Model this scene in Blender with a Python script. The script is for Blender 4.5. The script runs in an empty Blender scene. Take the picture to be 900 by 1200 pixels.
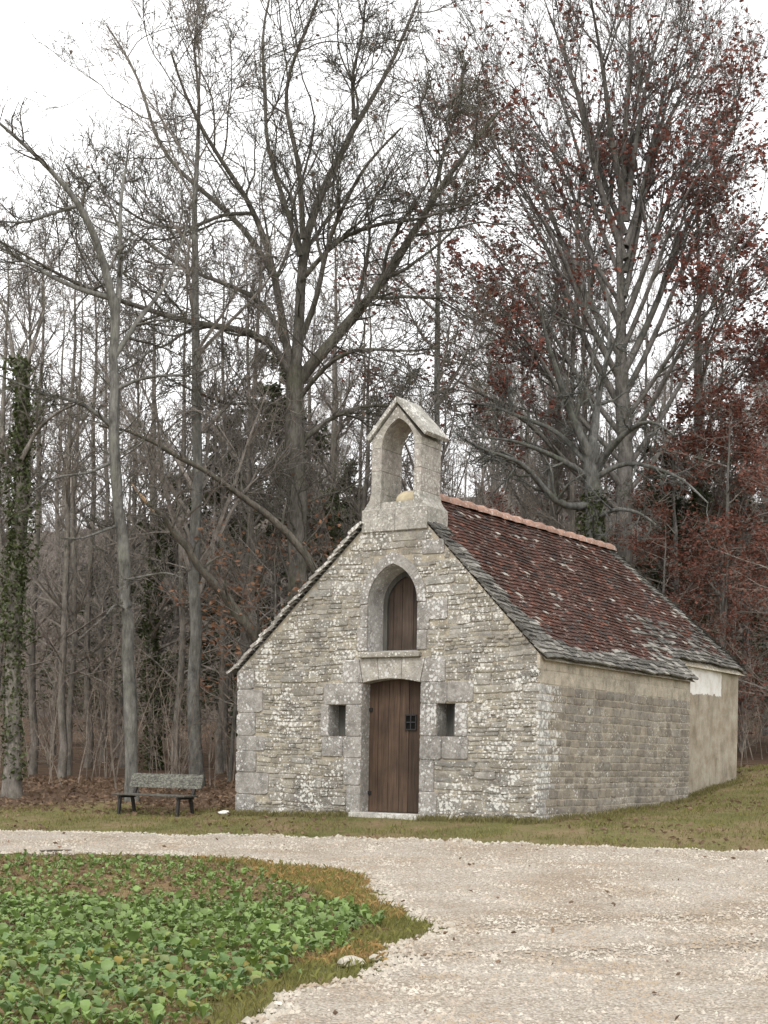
import bpy, bmesh, math, random
import numpy as np
from mathutils import Vector, Matrix
from mathutils.geometry import tessellate_polygon

# ------------------------------------------------------------------ camera, sky, sun, exposure
SC = bpy.context.scene
COL = SC.collection
FPX, ROLL, YH, EYE = 1700.0, math.radians(1.0), 887.0, 0.958
cam = bpy.data.cameras.new('camera')
cam.sensor_fit = 'AUTO'; cam.sensor_width = 36.0
cam.lens = 36.0 * FPX / 1200.0
cam.shift_y = (YH - 600.0) / 1200.0
cam.clip_start = 0.1; cam.clip_end = 2000.0
camo = bpy.data.objects.new('camera', cam); COL.objects.link(camo)
XL = Vector((math.cos(ROLL), 0, math.sin(ROLL))); YL = Vector((-math.sin(ROLL), 0, math.cos(ROLL)))
camo.matrix_world = Matrix(((XL.x, YL.x, 0, 0), (XL.y, YL.y, -1, 0), (XL.z, YL.z, 0, EYE), (0, 0, 0, 1)))
SC.camera = camo

SUN_EL, SUN_AZ = math.radians(48), math.radians(200)       # azimuth of the sun measured from +Y clockwise
W = bpy.data.worlds.new('World'); SC.world = W; W.use_nodes = True
nt = W.node_tree; nt.nodes.clear()
_out = nt.nodes.new('ShaderNodeOutputWorld'); _bg = nt.nodes.new('ShaderNodeBackground')
_sky = nt.nodes.new('ShaderNodeTexSky'); _sky.sky_type = 'NISHITA'; _sky.sun_disc = False
_sky.sun_elevation = SUN_EL; _sky.sun_rotation = SUN_AZ; _sky.dust_density = 3.0
_hs = nt.nodes.new('ShaderNodeHueSaturation'); _hs.inputs['Saturation'].default_value = 0.12
_mx = nt.nodes.new('ShaderNodeMix'); _mx.data_type = 'RGBA'; _mx.inputs[0].default_value = 0.86
_tc = nt.nodes.new('ShaderNodeTexCoord'); _nz = nt.nodes.new('ShaderNodeTexNoise')
_nz.inputs['Scale'].default_value = 2.2; _nz.inputs['Detail'].default_value = 5
_rp = nt.nodes.new('ShaderNodeValToRGB')
_rp.color_ramp.elements[0].position = 0.3; _rp.color_ramp.elements[0].color = (7.9, 7.9, 7.95, 1)
_rp.color_ramp.elements[1].position = 0.7; _rp.color_ramp.elements[1].color = (9.5, 9.5, 9.5, 1)
nt.links.new(_sky.outputs[0], _hs.inputs['Color']); nt.links.new(_hs.outputs[0], _mx.inputs[6])
nt.links.new(_tc.outputs['Generated'], _nz.inputs['Vector']); nt.links.new(_nz.outputs[0], _rp.inputs[0])
nt.links.new(_rp.outputs[0], _mx.inputs[7]); nt.links.new(_mx.outputs[2], _bg.inputs['Color'])
_bg.inputs['Strength'].default_value = 0.105
nt.links.new(_bg.outputs[0], _out.inputs['Surface'])
sl = bpy.data.lights.new('sun', 'SUN'); sl.energy = 0.8; sl.angle = math.radians(25); sl.color = (1, 0.96, 0.9)
so = bpy.data.objects.new('sun', sl); COL.objects.link(so)
_sd = Vector((math.sin(SUN_AZ) * math.cos(SUN_EL), math.cos(SUN_AZ) * math.cos(SUN_EL), math.sin(SUN_EL)))
so.rotation_euler = _sd.to_track_quat('Z', 'Y').to_euler(); so.location = (0, 0, 40)
vs = SC.view_settings; vs.view_transform = 'Standard'; vs.look = 'None'; vs.gamma = 1.0; vs.exposure = 0.93
vs.use_curve_mapping = False
SC.cycles.max_bounces = 5; SC.cycles.diffuse_bounces = 3; SC.cycles.transparent_max_bounces = 4
SC.cycles.use_denoising = True

rs = np.random.RandomState(7); rnd = random.Random(5)

# ------------------------------------------------------------------ node helpers
def newmat(name, rough=0.9, spec=0.25):
    m = bpy.data.materials.new(name); m.use_nodes = True
    t = m.node_tree; b = t.nodes['Principled BSDF']
    b.inputs['Roughness'].default_value = rough; b.inputs['Specular IOR Level'].default_value = spec
    return m, t, b
def setin(t, sock, v):
    if isinstance(v, bpy.types.NodeSocket): t.links.new(v, sock)
    elif isinstance(v, (tuple, list)) and len(v) == 3 and sock.type == 'RGBA': sock.default_value = (*v, 1)
    else: sock.default_value = v
def coord(t, out='Object'): return t.nodes.new('ShaderNodeTexCoord').outputs[out]
def mapping(t, v, scale=(1, 1, 1), loc=(0, 0, 0)):
    n = t.nodes.new('ShaderNodeMapping'); t.links.new(v, n.inputs[0]); n.inputs['Scale'].default_value = scale
    n.inputs['Location'].default_value = loc; return n.outputs[0]
def noise(t, v, s, d=4, r=0.55, dist=0.0):
    n = t.nodes.new('ShaderNodeTexNoise'); t.links.new(v, n.inputs['Vector'])
    n.inputs['Scale'].default_value = s; n.inputs['Detail'].default_value = d
    n.inputs['Roughness'].default_value = r; n.inputs['Distortion'].default_value = dist
    return n.outputs['Fac']
def voro(t, v, s, out='Distance', rand=1.0):
    n = t.nodes.new('ShaderNodeTexVoronoi'); t.links.new(v, n.inputs['Vector']); n.inputs['Scale'].default_value = s
    n.inputs['Randomness'].default_value = rand; return n.outputs[out]
def ramp(t, f, stops):
    n = t.nodes.new('ShaderNodeValToRGB'); t.links.new(f, n.inputs[0]); e = n.color_ramp.elements
    while len(e) < len(stops): e.new(0.5)
    for k, (p, c) in enumerate(stops):
        e[k].position = p; e[k].color = (c, c, c, 1) if not isinstance(c, tuple) else (*c, 1)
    return n.outputs[0]
def mix(t, f, a, b, mode='MIX'):
    n = t.nodes.new('ShaderNodeMix'); n.data_type = 'RGBA'; n.blend_type = mode
    setin(t, n.inputs[0], f); setin(t, n.inputs[6], a); setin(t, n.inputs[7], b); return n.outputs[2]
def mth(t, op, a, b=0.0):
    n = t.nodes.new('ShaderNodeMath'); n.operation = op; setin(t, n.inputs[0], a); setin(t, n.inputs[1], b); return n.outputs[0]
def bump(t, b, h, strength=0.5, dist=0.02):
    n = t.nodes.new('ShaderNodeBump'); t.links.new(h, n.inputs['Height'])
    n.inputs['Strength'].default_value = strength; n.inputs['Distance'].default_value = dist
    t.links.new(n.outputs[0], b.inputs['Normal'])
def attr(t, name):
    n = t.nodes.new('ShaderNodeAttribute'); n.attribute_name = name; return n.outputs['Color']

# ------------------------------------------------------------------ materials
M = {}
def stone_mat(name, thr, lich, dark_amt, tinted=True, base=(0.3, 0.27, 0.22), darkcol=(0.11, 0.105, 0.1), spot_scale=17, mottle=0.3):
    m, t, b = newmat(name, 0.95, 0.15); c = coord(t)
    col = attr(t, 'tint') if tinted else base
    n1 = noise(t, c, 5, 6, 0.65)
    col = mix(t, 1.0, col, ramp(t, n1, [(0.3, 0.62), (0.5, 1.0), (0.72, 1.3)]), 'MULTIPLY')
    fine = noise(t, c, 55, 3, 0.7)
    col = mix(t, 1.0, col, ramp(t, fine, [(0.3, 0.72), (0.7, 1.25)]), 'MULTIPLY')
    dk = noise(t, mapping(t, c, (1, 1, 0.6), (3.1, 7, 1)), 1.15, 4, 0.6)
    col = mix(t, mth(t, 'MULTIPLY', ramp(t, dk, [(0.5, 0.0), (0.66, 1.0)]), dark_amt), col, darkcol)
    # white crustose lichen: rounded spots whose density follows a broad noise
    mot = noise(t, c, 13, 7, 0.78, 0.6)
    col = mix(t, mth(t, 'MULTIPLY', ramp(t, mot, [(0.5, 0.0), (0.57, 1.0)]), mottle), col, lich)
    dm = noise(t, mapping(t, c, (1, 1, 1.4), (9, 2, 4)), 9, 7, 0.75)
    col = mix(t, mth(t, 'MULTIPLY', ramp(t, dm, [(0.53, 0.0), (0.62, 1.0)]), mottle * 0.9), col, darkcol)
    area = noise(t, c, 1.6, 5, 0.6)
    size = mth(t, 'MULTIPLY', ramp(t, area, [(0.38, 0.2), (0.62, 1.15)]), thr)
    d1 = voro(t, c, spot_scale); d2 = voro(t, mapping(t, c, (1, 1, 1), (5, 3, 2)), spot_scale * 2.1)
    sp1 = mth(t, 'LESS_THAN', mth(t, 'ADD', d1, mth(t, 'MULTIPLY', mth(t, 'SUBTRACT', noise(t, c, 60, 2), 0.5), 0.35)), size)
    sp2 = mth(t, 'LESS_THAN', mth(t, 'ADD', d2, mth(t, 'MULTIPLY', mth(t, 'SUBTRACT', noise(t, c, 90, 2), 0.5), 0.3)), mth(t, 'MULTIPLY', size, 0.6))
    sp = mth(t, 'MAXIMUM', sp1, sp2)
    col = mix(t, mth(t, 'MULTIPLY', sp, 0.85), col, lich)
    setin(t, b.inputs['Base Color'], col)
    bump(t, b, mth(t, 'ADD', fine, mth(t, 'MULTIPLY', n1, 1.5)), 0.6, 0.012)
    M[name] = m
stone_mat('rubble', 0.44, (0.68, 0.665, 0.62), 0.65, True, darkcol=(0.12, 0.11, 0.1), spot_scale=17, mottle=0.14)
stone_mat('corner_stone', 0.5, (0.7, 0.69, 0.65), 0.2, True, spot_scale=14, mottle=0.4)
stone_mat('side_stone', 0.24, (0.56, 0.53, 0.47), 0.3, True, spot_scale=16, mottle=0.12)
stone_mat('ashlar', 0.4, (0.62, 0.605, 0.585), 0.45, True, darkcol=(0.17, 0.158, 0.145), spot_scale=15, mottle=0.3)
stone_mat('bell_stone', 0.32, (0.62, 0.6, 0.55), 0.5, True, darkcol=(0.17, 0.16, 0.145), spot_scale=17, mottle=0.4)
stone_mat('mortar', 0.36, (0.64, 0.62, 0.57), 0.4, False, (0.36, 0.315, 0.24), darkcol=(0.16, 0.145, 0.125), spot_scale=17, mottle=0.14)
stone_mat('side_mortar', 0.3, (0.6, 0.57, 0.52), 0.25, False, (0.4, 0.35, 0.27), darkcol=(0.2, 0.18, 0.15), spot_scale=16, mottle=0.25)
stone_mat('slate', 0.16, (0.45, 0.43, 0.38), 0.5, True, darkcol=(0.05, 0.048, 0.046), spot_scale=14, mottle=0.2)

m, t, b = newmat('plaster', 0.95, 0.1); c = coord(t)
sep = t.nodes.new('ShaderNodeSeparateXYZ'); t.links.new(c, sep.inputs[0])
n1 = noise(t, c, 2.2, 6, 0.65); n2 = noise(t, mapping(t, c, (1.6, 1.6, 0.4)), 1.6, 6, 0.7); n3 = noise(t, c, 30, 4, 0.7)
col = ramp(t, n1, [(0.34, (0.25, 0.21, 0.155)), (0.48, (0.36, 0.31, 0.24)), (0.64, (0.45, 0.405, 0.33))])
col = mix(t, mth(t, 'MULTIPLY', ramp(t, n2, [(0.52, 0.0), (0.66, 1.0)]), 0.5), col, (0.15, 0.13, 0.105))
col = mix(t, 1.0, col, ramp(t, n3, [(0.3, 0.85), (0.7, 1.13)]), 'MULTIPLY')
edge = mth(t, 'ADD', sep.outputs['Z'], mth(t, 'MULTIPLY', mth(t, 'SUBTRACT', noise(t, c, 2.6, 8, 0.75), 0.5), 0.3))
lim = mth(t, 'LESS_THAN', mth(t, 'ADD', sep.outputs['Y'], mth(t, 'MULTIPLY', mth(t, 'SUBTRACT', n1, 0.5), 0.3)), 9.55)
patch = mth(t, 'MULTIPLY', mth(t, 'GREATER_THAN', edge, 2.36), lim)
col = mix(t, patch, col, ramp(t, noise(t, c, 4, 6, 0.7), [(0.3, (0.6, 0.56, 0.5)), (0.55, (0.8, 0.78, 0.74))]))
setin(t, b.inputs['Base Color'], col); bump(t, b, mth(t, 'ADD', n1, mth(t, 'MULTIPLY', n3, 0.3)), 0.5, 0.03); M['plaster'] = m

m, t, b = newmat('clay', 0.85, 0.25); c = coord(t)
col = attr(t, 'tint'); n1 = noise(t, c, 9, 5, 0.65); n2 = noise(t, mapping(t, c, (2.0, 1, 2.0)), 4.2, 7, 0.8)
col = mix(t, 1.0, col, ramp(t, n1, [(0.3, 0.55), (0.7, 1.35)]), 'MULTIPLY')
col = mix(t, mth(t, 'MULTIPLY', ramp(t, n2, [(0.57, 0.0), (0.63, 1.0)]), 0.8), col, (0.44, 0.41, 0.37))
col = mix(t, ramp(t, noise(t, c, 1.4, 4), [(0.5, 0.0), (0.75, 0.6)]), col, (0.045, 0.033, 0.03))
setin(t, b.inputs['Base Color'], col); bump(t, b, n1, 0.4, 0.01); M['clay'] = m

m, t, b = newmat('ridge_clay', 0.85, 0.2); c = coord(t)
col = mix(t, 1.0, attr(t, 'tint'), ramp(t, noise(t, c, 8, 5, 0.65), [(0.3, 0.75), (0.7, 1.2)]), 'MULTIPLY')
col = mix(t, ramp(t, noise(t, c, 14, 3), [(0.55, 0.0), (0.68, 0.7)]), col, (0.55, 0.48, 0.42))
setin(t, b.inputs['Base Color'], col); M['ridge_clay'] = m

def wood_mat(name, a, bcol, stretch=(14, 14, 0.8), lich=0.0, rough=0.75):
    m, t, b = newmat(name, rough, 0.3); c = coord(t)
    g = noise(t, mapping(t, c, stretch), 2.2, 6, 0.65, 0.4)
    col = ramp(t, g, [(0.3, a), (0.7, bcol)])
    col = mix(t, 1.0, col, ramp(t, noise(t, c, 1.8, 4), [(0.3, 0.65), (0.7, 1.25)]), 'MULTIPLY')
    if lich:
        col = mix(t, mth(t, 'MULTIPLY', ramp(t, noise(t, mapping(t, c, (0.5, 1, 1)), 34, 7, 0.8), [(0.44, 0.0), (0.62, 1.0)]), lich), col, (0.4, 0.4, 0.33))
    oi = t.nodes.new('ShaderNodeObjectInfo'); col = mix(t, 1.0, col, ramp(t, oi.outputs['Random'], [(0.0, 0.72), (1.0, 1.3)]), 'MULTIPLY')
    setin(t, b.inputs['Base Color'], col); bump(t, b, g, 0.5, 0.008); M[name] = m
wood_mat('door_wood', (0.04, 0.025, 0.017), (0.1, 0.064, 0.043))
wood_mat('shutter_wood', (0.05, 0.035, 0.026), (0.1, 0.072, 0.055))
wood_mat('grey_wood', (0.06, 0.058, 0.052), (0.13, 0.125, 0.11))
wood_mat('bench_wood', (0.035, 0.032, 0.028), (0.085, 0.08, 0.07), (2, 14, 14), 0.15)
wood_mat('bench_back', (0.04, 0.038, 0.033), (0.1, 0.095, 0.08), (2, 14, 14), 0.5)
def plain(name, colr, rough=0.7, spec=0.3, var=0.3, sc=20, hue=None):
    m, t, b = newmat(name, rough, spec); c = coord(t)
    n = noise(t, c, sc, 4, 0.65)
    col = mix(t, 1.0, colr, ramp(t, n, [(0.3, 1 - var), (0.7, 1 + var)]), 'MULTIPLY')
    if hue: col = mix(t, ramp(t, noise(t, c, sc * 0.22, 3), [(0.42, 0.0), (0.62, 1.0)]), col, hue)
    setin(t, b.inputs['Base Color'], col); M[name] = m
    return m, t, b
plain('iron', (0.015, 0.015, 0.016), 0.55, 0.4)
plain('bench_frame', (0.03, 0.027, 0.025), 0.7)
plain('dark_inside', (0.012, 0.011, 0.01), 0.95, 0.0)

def bark(name, a, bcol, moss, moss_amt):
    m, t, b = newmat(name, 0.95, 0.1); c = coord(t)
    g = noise(t, mapping(t, c, (1, 1, 0.16)), 24, 6, 0.75, 0.3)
    col = ramp(t, g, [(0.3, a), (0.7, bcol)])
    col = mix(t, mth(t, 'MULTIPLY', ramp(t, noise(t, c, 1.6, 5, 0.65), [(0.45, 0.0), (0.65, 1.0)]), moss_amt), col, moss)
    col = mix(t, 1.0, col, ramp(t, noise(t, mapping(t, c, (1, 1, 0.5)), 6, 6, 0.7), [(0.32, 0.5), (0.5, 1.0), (0.68, 1.45)]), 'MULTIPLY')
    setin(t, b.inputs['Base Color'], col); bump(t, b, g, 1.0, 0.05); M[name] = m
bark('oak_bark', (0.085, 0.078, 0.069), (0.21, 0.195, 0.17), (0.1, 0.105, 0.06), 0.4)
bark('beech_bark', (0.12, 0.11, 0.1), (0.25, 0.232, 0.215), (0.1, 0.11, 0.08), 0.4)
bark('pale_bark', (0.1, 0.098, 0.09), (0.23, 0.225, 0.21), (0.1, 0.11, 0.065), 0.4)
bark('ash_bark', (0.11, 0.106, 0.095), (0.27, 0.262, 0.24), (0.13, 0.135, 0.1), 0.45)
bark('wood_bark', (0.14, 0.126, 0.11), (0.3, 0.272, 0.24), (0.085, 0.088, 0.055), 0.4)
bark('twig_bark', (0.2, 0.178, 0.158), (0.35, 0.315, 0.28), (0.09, 0.085, 0.06), 0.35)
bark('thicket_bark', (0.17, 0.14, 0.115), (0.31, 0.26, 0.215), (0.085, 0.075, 0.05), 0.4)
bark('dead_wood', (0.09, 0.08, 0.066), (0.2, 0.18, 0.15), (0.1, 0.1, 0.07), 0.4)
plain('split_wood', (0.42, 0.29, 0.18), 0.8)

def leafmat(name, c1, c2, rough=0.6, spec=0.3, trans=0.25, sc=1.2):
    m, t, b = newmat(name, rough, spec); c = coord(t)
    wn = t.nodes.new('ShaderNodeTexWhiteNoise'); g = t.nodes.new('ShaderNodeNewGeometry')
    col = mix(t, noise(t, c, sc, 4, 0.7), c1, c2)
    t.links.new(g.outputs['Random Per Island'], wn.inputs['W']) if 'W' in wn.inputs else None
    col = mix(t, 1.0, col, ramp(t, g.outputs['Random Per Island'], [(0.0, 0.6), (1.0, 1.4)]), 'MULTIPLY')
    if name.startswith('crop'):
        oi = t.nodes.new('ShaderNodeObjectInfo')
        col = mix(t, 1.0, col, ramp(t, oi.outputs['Random'], [(0.0, (0.85, 0.9, 0.85)), (0.35, (1.05, 1.08, 0.95)), (0.75, (1.3, 1.25, 0.95)), (1.0, (1.75, 1.4, 0.8))]), 'MULTIPLY')
    setin(t, b.inputs['Base Color'], col)
    tr = t.nodes.new('ShaderNodeBsdfTranslucent'); setin(t, tr.inputs[0], col)
    ms = t.nodes.new('ShaderNodeMixShader'); ms.inputs[0].default_value = trans
    o = t.nodes['Material Output']; t.links.new(b.outputs[0], ms.inputs[1]); t.links.new(tr.outputs[0], ms.inputs[2])
    t.links.new(ms.outputs[0], o.inputs[0]); M[name] = m
leafmat('beech_leaf', (0.17, 0.058, 0.045), (0.25, 0.1, 0.07), sc=0.5)
leafmat('russet_leaf', (0.145, 0.055, 0.04), (0.21, 0.09, 0.06), sc=0.8)
leafmat('oak_leaf', (0.2, 0.1, 0.055), (0.3, 0.17, 0.1), sc=2)
leafmat('ivy_leaf', (0.032, 0.05, 0.016), (0.085, 0.095, 0.03), 0.45, 0.4, 0.15)
leafmat('needle', (0.06, 0.075, 0.04), (0.105, 0.11, 0.065), 0.8, 0.2, 0.1)
leafmat('crop_leaf', (0.1, 0.18, 0.048), (0.175, 0.24, 0.11), 0.4, 0.4, 0.25, 3)
leafmat('crop_leaf_yellow', (0.15, 0.16, 0.055), (0.2, 0.17, 0.08), 0.6, 0.3, 0.25, 3)
leafmat('crop_leaf_old', (0.14, 0.18, 0.08), (0.24, 0.25, 0.14), 0.6, 0.3, 0.25, 3)
leafmat('grass', (0.16, 0.16, 0.06), (0.24, 0.195, 0.095), 0.7, 0.2, 0.3, 0.9)
leafmat('grass_green', (0.12, 0.165, 0.04), (0.27, 0.21, 0.08), 0.7, 0.2, 0.3, 1.4)
leafmat('straw', (0.36, 0.25, 0.09), (0.4, 0.25, 0.12), 0.8, 0.2, 0.3, 1.5)
leafmat('dead_leaf', (0.13, 0.085, 0.055), (0.24, 0.165, 0.11), 0.8, 0.2, 0.2, 2)

def ground_mat(name, stops, bumpd=0.04, sc=1.3):
    m, t, b = newmat(name, 0.97, 0.1); c = coord(t)
    n1 = noise(t, c, sc, 6, 0.7); n2 = noise(t, c, 22, 5, 0.75)
    f = mth(t, 'ADD', mth(t, 'MULTIPLY', n1, 0.75), mth(t, 'MULTIPLY', n2, 0.25))
    col = ramp(t, f, stops)
    setin(t, b.inputs['Base Color'], col); bump(t, b, n2, 0.7, bumpd); M[name] = m
ground_mat('turf', [(0.34, (0.08, 0.085, 0.03)), (0.45, (0.15, 0.145, 0.055)), (0.54, (0.2, 0.16, 0.085)), (0.63, (0.28, 0.19, 0.125))], 0.05, 0.8)
ground_mat('forest_floor', [(0.3, (0.05, 0.035, 0.024)), (0.5, (0.1, 0.066, 0.045)), (0.68, (0.16, 0.105, 0.07))])
ground_mat('field_soil', [(0.3, (0.1, 0.085, 0.04)), (0.48, (0.19, 0.13, 0.07)), (0.68, (0.3, 0.21, 0.13))], 0.03, 2.5)
ground_mat('hill_cover', [(0.3, (0.08, 0.066, 0.058)), (0.5, (0.13, 0.108, 0.094)), (0.7, (0.18, 0.15, 0.13))], 0.3, 0.15)
m, t, b = newmat('gravel', 0.95, 0.15); c = coord(t)
v1 = voro(t, c, 42, 'Color'); vd = voro(t, c, 42); v2 = voro(t, c, 95, 'Color')
sep = t.nodes.new('ShaderNodeSeparateColor'); t.links.new(v1, sep.inputs[0])
sep2 = t.nodes.new('ShaderNodeSeparateColor'); t.links.new(v2, sep2.inputs[0])
col = ramp(t, mth(t, 'ADD', mth(t, 'MULTIPLY', sep.outputs[0], 0.6), mth(t, 'MULTIPLY', sep2.outputs[0], 0.4)), [(0.1, (0.3, 0.255, 0.205)), (0.5, (0.445, 0.395, 0.335)), (0.9, (0.58, 0.54, 0.475))])
br = noise(t, mapping(t, c, (0.8, 1.1, 1)), 0.8, 7, 0.65)
col = mix(t, 1.0, col, ramp(t, br, [(0.35, (0.86, 0.79, 0.71)), (0.6, (1.1, 1.1, 1.1))]), 'MULTIPLY')
sx = t.nodes.new('ShaderNodeSeparateXYZ'); t.links.new(c, sx.inputs[0])
off = mth(t, 'SUBTRACT', mth(t, 'ADD', sx.outputs['Y'], mth(t, 'MULTIPLY', mth(t, 'SUBTRACT', noise(t, c, 0.5, 3), 0.5), 1.2)), mth(t, 'MULTIPLY', sx.outputs['X'], 0.34))
rut = mth(t, 'MAXIMUM', ramp(t, mth(t, 'ABSOLUTE', mth(t, 'SUBTRACT', off, 11.3)), [(0.05, 1.0), (0.5, 0.0)]), ramp(t, mth(t, 'ABSOLUTE', mth(t, 'SUBTRACT', off, 13.2)), [(0.05, 1.0), (0.5, 0.0)]))
col = mix(t, mth(t, 'MULTIPLY', mth(t, 'MULTIPLY', rut, noise(t, c, 2.5, 5, 0.7)), 0.9), col, (0.29, 0.235, 0.175))
col = mix(t, 1.0, col, ramp(t, vd, [(0.2, 1.0), (0.75, 0.6)]), 'MULTIPLY')
setin(t, b.inputs['Base Color'], col); bump(t, b, mth(t, 'MULTIPLY', vd, -1.0), 0.8, 0.02); M['gravel'] = m
plain('gravel_stone', (0.5, 0.455, 0.39), 0.95, 0.15, 0.4, 9, (0.37, 0.3, 0.225))
plain('pale_stone', (0.44, 0.4, 0.335), 0.95, 0.15, 0.25, 14)
plain('white_stone', (0.72, 0.7, 0.66), 0.9, 0.15, 0.2, 14)
plain('ochre_stone', (0.5, 0.43, 0.3), 0.95, 0.1, 0.2, 9)

# ------------------------------------------------------------------ object helpers
def tag(o, label=None, cat=None, group=None, kind=None):
    if label: o['label'] = label
    if cat: o['category'] = cat
    if group: o['group'] = group
    if kind: o['kind'] = kind
    return o
def empty(name, loc=(0, 0, 0), rz=0.0):
    o = bpy.data.objects.new(name, None); COL.objects.link(o); o.location = loc; o.rotation_euler = (0, 0, rz)
    o.empty_display_size = 0.2; return o
def mesh_np(name, V, F, smooth=False, tint=None):
    """V (n,3); F list of index arrays (k,3) or (k,4); tint per face colour array"""
    V = np.asarray(V, np.float32); F = [np.asarray(f, np.int32) for f in F if len(f)]
    me = bpy.data.meshes.new(name)
    me.vertices.add(len(V)); me.vertices.foreach_set('co', V.ravel())
    nl = sum(f.size for f in F); npol = sum(len(f) for f in F)
    me.loops.add(nl); me.polygons.add(npol)
    me.loops.foreach_set('vertex_index', np.concatenate([f.ravel() for f in F]))
    tot = np.concatenate([np.full(len(f), f.shape[1], np.int32) for f in F])
    st = np.concatenate([[0], np.cumsum(tot)[:-1]]).astype(np.int32)
    me.polygons.foreach_set('loop_start', st); me.polygons.foreach_set('loop_total', tot)
    me.polygons.foreach_set('use_smooth', np.full(npol, bool(smooth)))
    me.update(calc_edges=True); me.validate()
    return me
def obj(name, me, mat, parent=None):
    o = bpy.data.objects.new(name, me); COL.objects.link(o)
    if isinstance(mat, str): mat = M[mat]
    if mat and not me.materials: me.materials.append(mat)
    if parent: o.parent = parent
    return o
def set_tint(me, cols):
    """cols: one rgb or (npoly,3)"""
    a = me.attributes.new('tint', 'FLOAT_COLOR', 'FACE'); n = len(me.polygons)
    A = np.ones((n, 4), np.float32); A[:, :3] = np.asarray(cols, np.float32); a.data.foreach_set('color', A.ravel())
class MB:
    """polygon soup with per-face tint"""
    def __init__(s): s.v = []; s.f = []; s.t = []
    def add(s, vs, fs, tint=(0.3, 0.3, 0.3)):
        b0 = len(s.v); s.v += [tuple(v) for v in vs]
        for f in fs: s.f.append(tuple(b0 + i for i in f)); s.t.append(tint)
    def box(s, a, b, tint=(0.3, 0.3, 0.3)):
        (x0, y0, z0), (x1, y1, z1) = a, b
        s.add([(x0, y0, z0), (x1, y0, z0), (x1, y1, z0), (x0, y1, z0), (x0, y0, z1), (x1, y0, z1), (x1, y1, z1), (x0, y1, z1)],
              [(0, 3, 2, 1), (4, 5, 6, 7), (0, 1, 5, 4), (1, 2, 6, 5), (2, 3, 7, 6), (3, 0, 4, 7)], tint)
    def build(s, name, mat, parent=None, smooth=False, bevel=0.0):
        me = bpy.data.meshes.new(name); me.from_pydata(s.v, [], s.f); me.validate()
        if len(me.polygons) == len(s.t): set_tint(me, s.t)
        if smooth: me.polygons.foreach_set('use_smooth', [True] * len(me.polygons))
        if bevel:
            bm = bmesh.new(); bm.from_mesh(me)
            bmesh.ops.remove_doubles(bm, verts=bm.verts, dist=1e-5)
            bmesh.ops.recalc_face_normals(bm, faces=bm.faces)
            bmesh.ops.bevel(bm, geom=list(bm.edges), offset=bevel, segments=1, affect='EDGES', profile=0.6)
            bm.to_mesh(me); bm.free()
        return obj(name, me, mat, parent)

def ray(u, v):
    return np.array((XL * ((u - 450) / FPX) + Vector((0, 1, 0)) + YL * ((YH - v) / FPX)))
def P(u, v, d):
    p = ray(u, v) * d; p[2] += EYE; return p

# ------------------------------------------------------------------ terrain
CH = np.array([0.144, 24.0]); TH = math.radians(32)
EX = np.array([math.cos(TH), -math.sin(TH)]); EY = np.array([math.sin(TH), math.cos(TH)])
def cl(x, y): return CH + EX * x + EY * y
_cp = [(-4, 26.0, -.19), (-6, 22.6, -.34), (-13, 22, -.35), (0, 22, -.25), (5.3, 20, -.24), (12, 18, -.2), (0, 8.5, -.62), (0, 14, -.62), (-6, 12, -.62),
       (6, 12, -.6), (0, 0, -.66), (-12, 5, -.66), (12, 5, -.62), (-6.2, 30, .1), (-12, 30, .1), (8.7, 33, .84), (13, 30, 1.0), (9, 27.5, .48), (-15, 42, .3), (0, 45, .6), (16, 42, 1.4),
       (-30, 62, 1.2), (0, 70, 2), (30, 60, 2.6), (-30, 0, -.8), (30, 0, -.5), (0, -25, -.8), (30, 25, 1.2), (-30, 28, 0)]
for x, y, z in [(-3.2, 0, -.08), (0, -.1, -.02), (2.65, 0, -.0), (2.7, 6.68, .18), (2.3, 10.6, .54), (-3.3, 7, .12), (0, 12, .5), (0, 5, .05)]:
    q = cl(x, y); _cp.append((q[0], q[1], z))
_cp = np.array(_cp)
_D = np.linalg.norm(_cp[:, None, :2] - _cp[None, :, :2], axis=2); _n = len(_cp)
_A = np.zeros((_n + 3, _n + 3)); _A[:_n, :_n] = -_D + 0 * np.eye(_n); _A[:_n, _n] = 1; _A[:_n, _n + 1:] = _cp[:, :2] / 10
_A[_n, :_n] = 1; _A[_n + 1:, :_n] = (_cp[:, :2] / 10).T
_w = np.linalg.solve(_A, np.concatenate([_cp[:, 2], [0, 0, 0]]))
def sstep(a, b, x): s = np.clip((x - a) / (b - a), 0, 1); return s * s * (3 - 2 * s)
def H(x, y):
    x = np.asarray(x, float); y = np.asarray(y, float); sh = np.broadcast(x, y).shape
    p = np.stack([np.broadcast_to(x, sh).ravel(), np.broadcast_to(y, sh).ravel()], 1)
    pc = np.clip(p, [-60, -40], [60, 90])
    D = np.sqrt(((pc[:, None, :] - _cp[None, :, :2]) ** 2).sum(2) + 0.35)
    z = -D @ _w[:_n] + _w[_n] + (pc / 10) @ _w[_n + 1:]
    z += 0.02 * np.sin(1.7 * p[:, 0] + 0.6 * p[:, 1]) * np.sin(1.3 * p[:, 1] - 0.4 * p[:, 0]) + 0.008 * np.sin(5.1 * p[:, 0] + 1) * np.sin(4.3 * p[:, 1])
    z += 25 * sstep(75, 175, p[:, 1] + 0.25 * np.abs(p[:, 0])) * (1 + 0.12 * np.sin(p[:, 0] * 0.045 + 1))
    return z.reshape(sh)
def H1(x, y): return float(H(np.array([x]), np.array([y]))[0])
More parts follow.
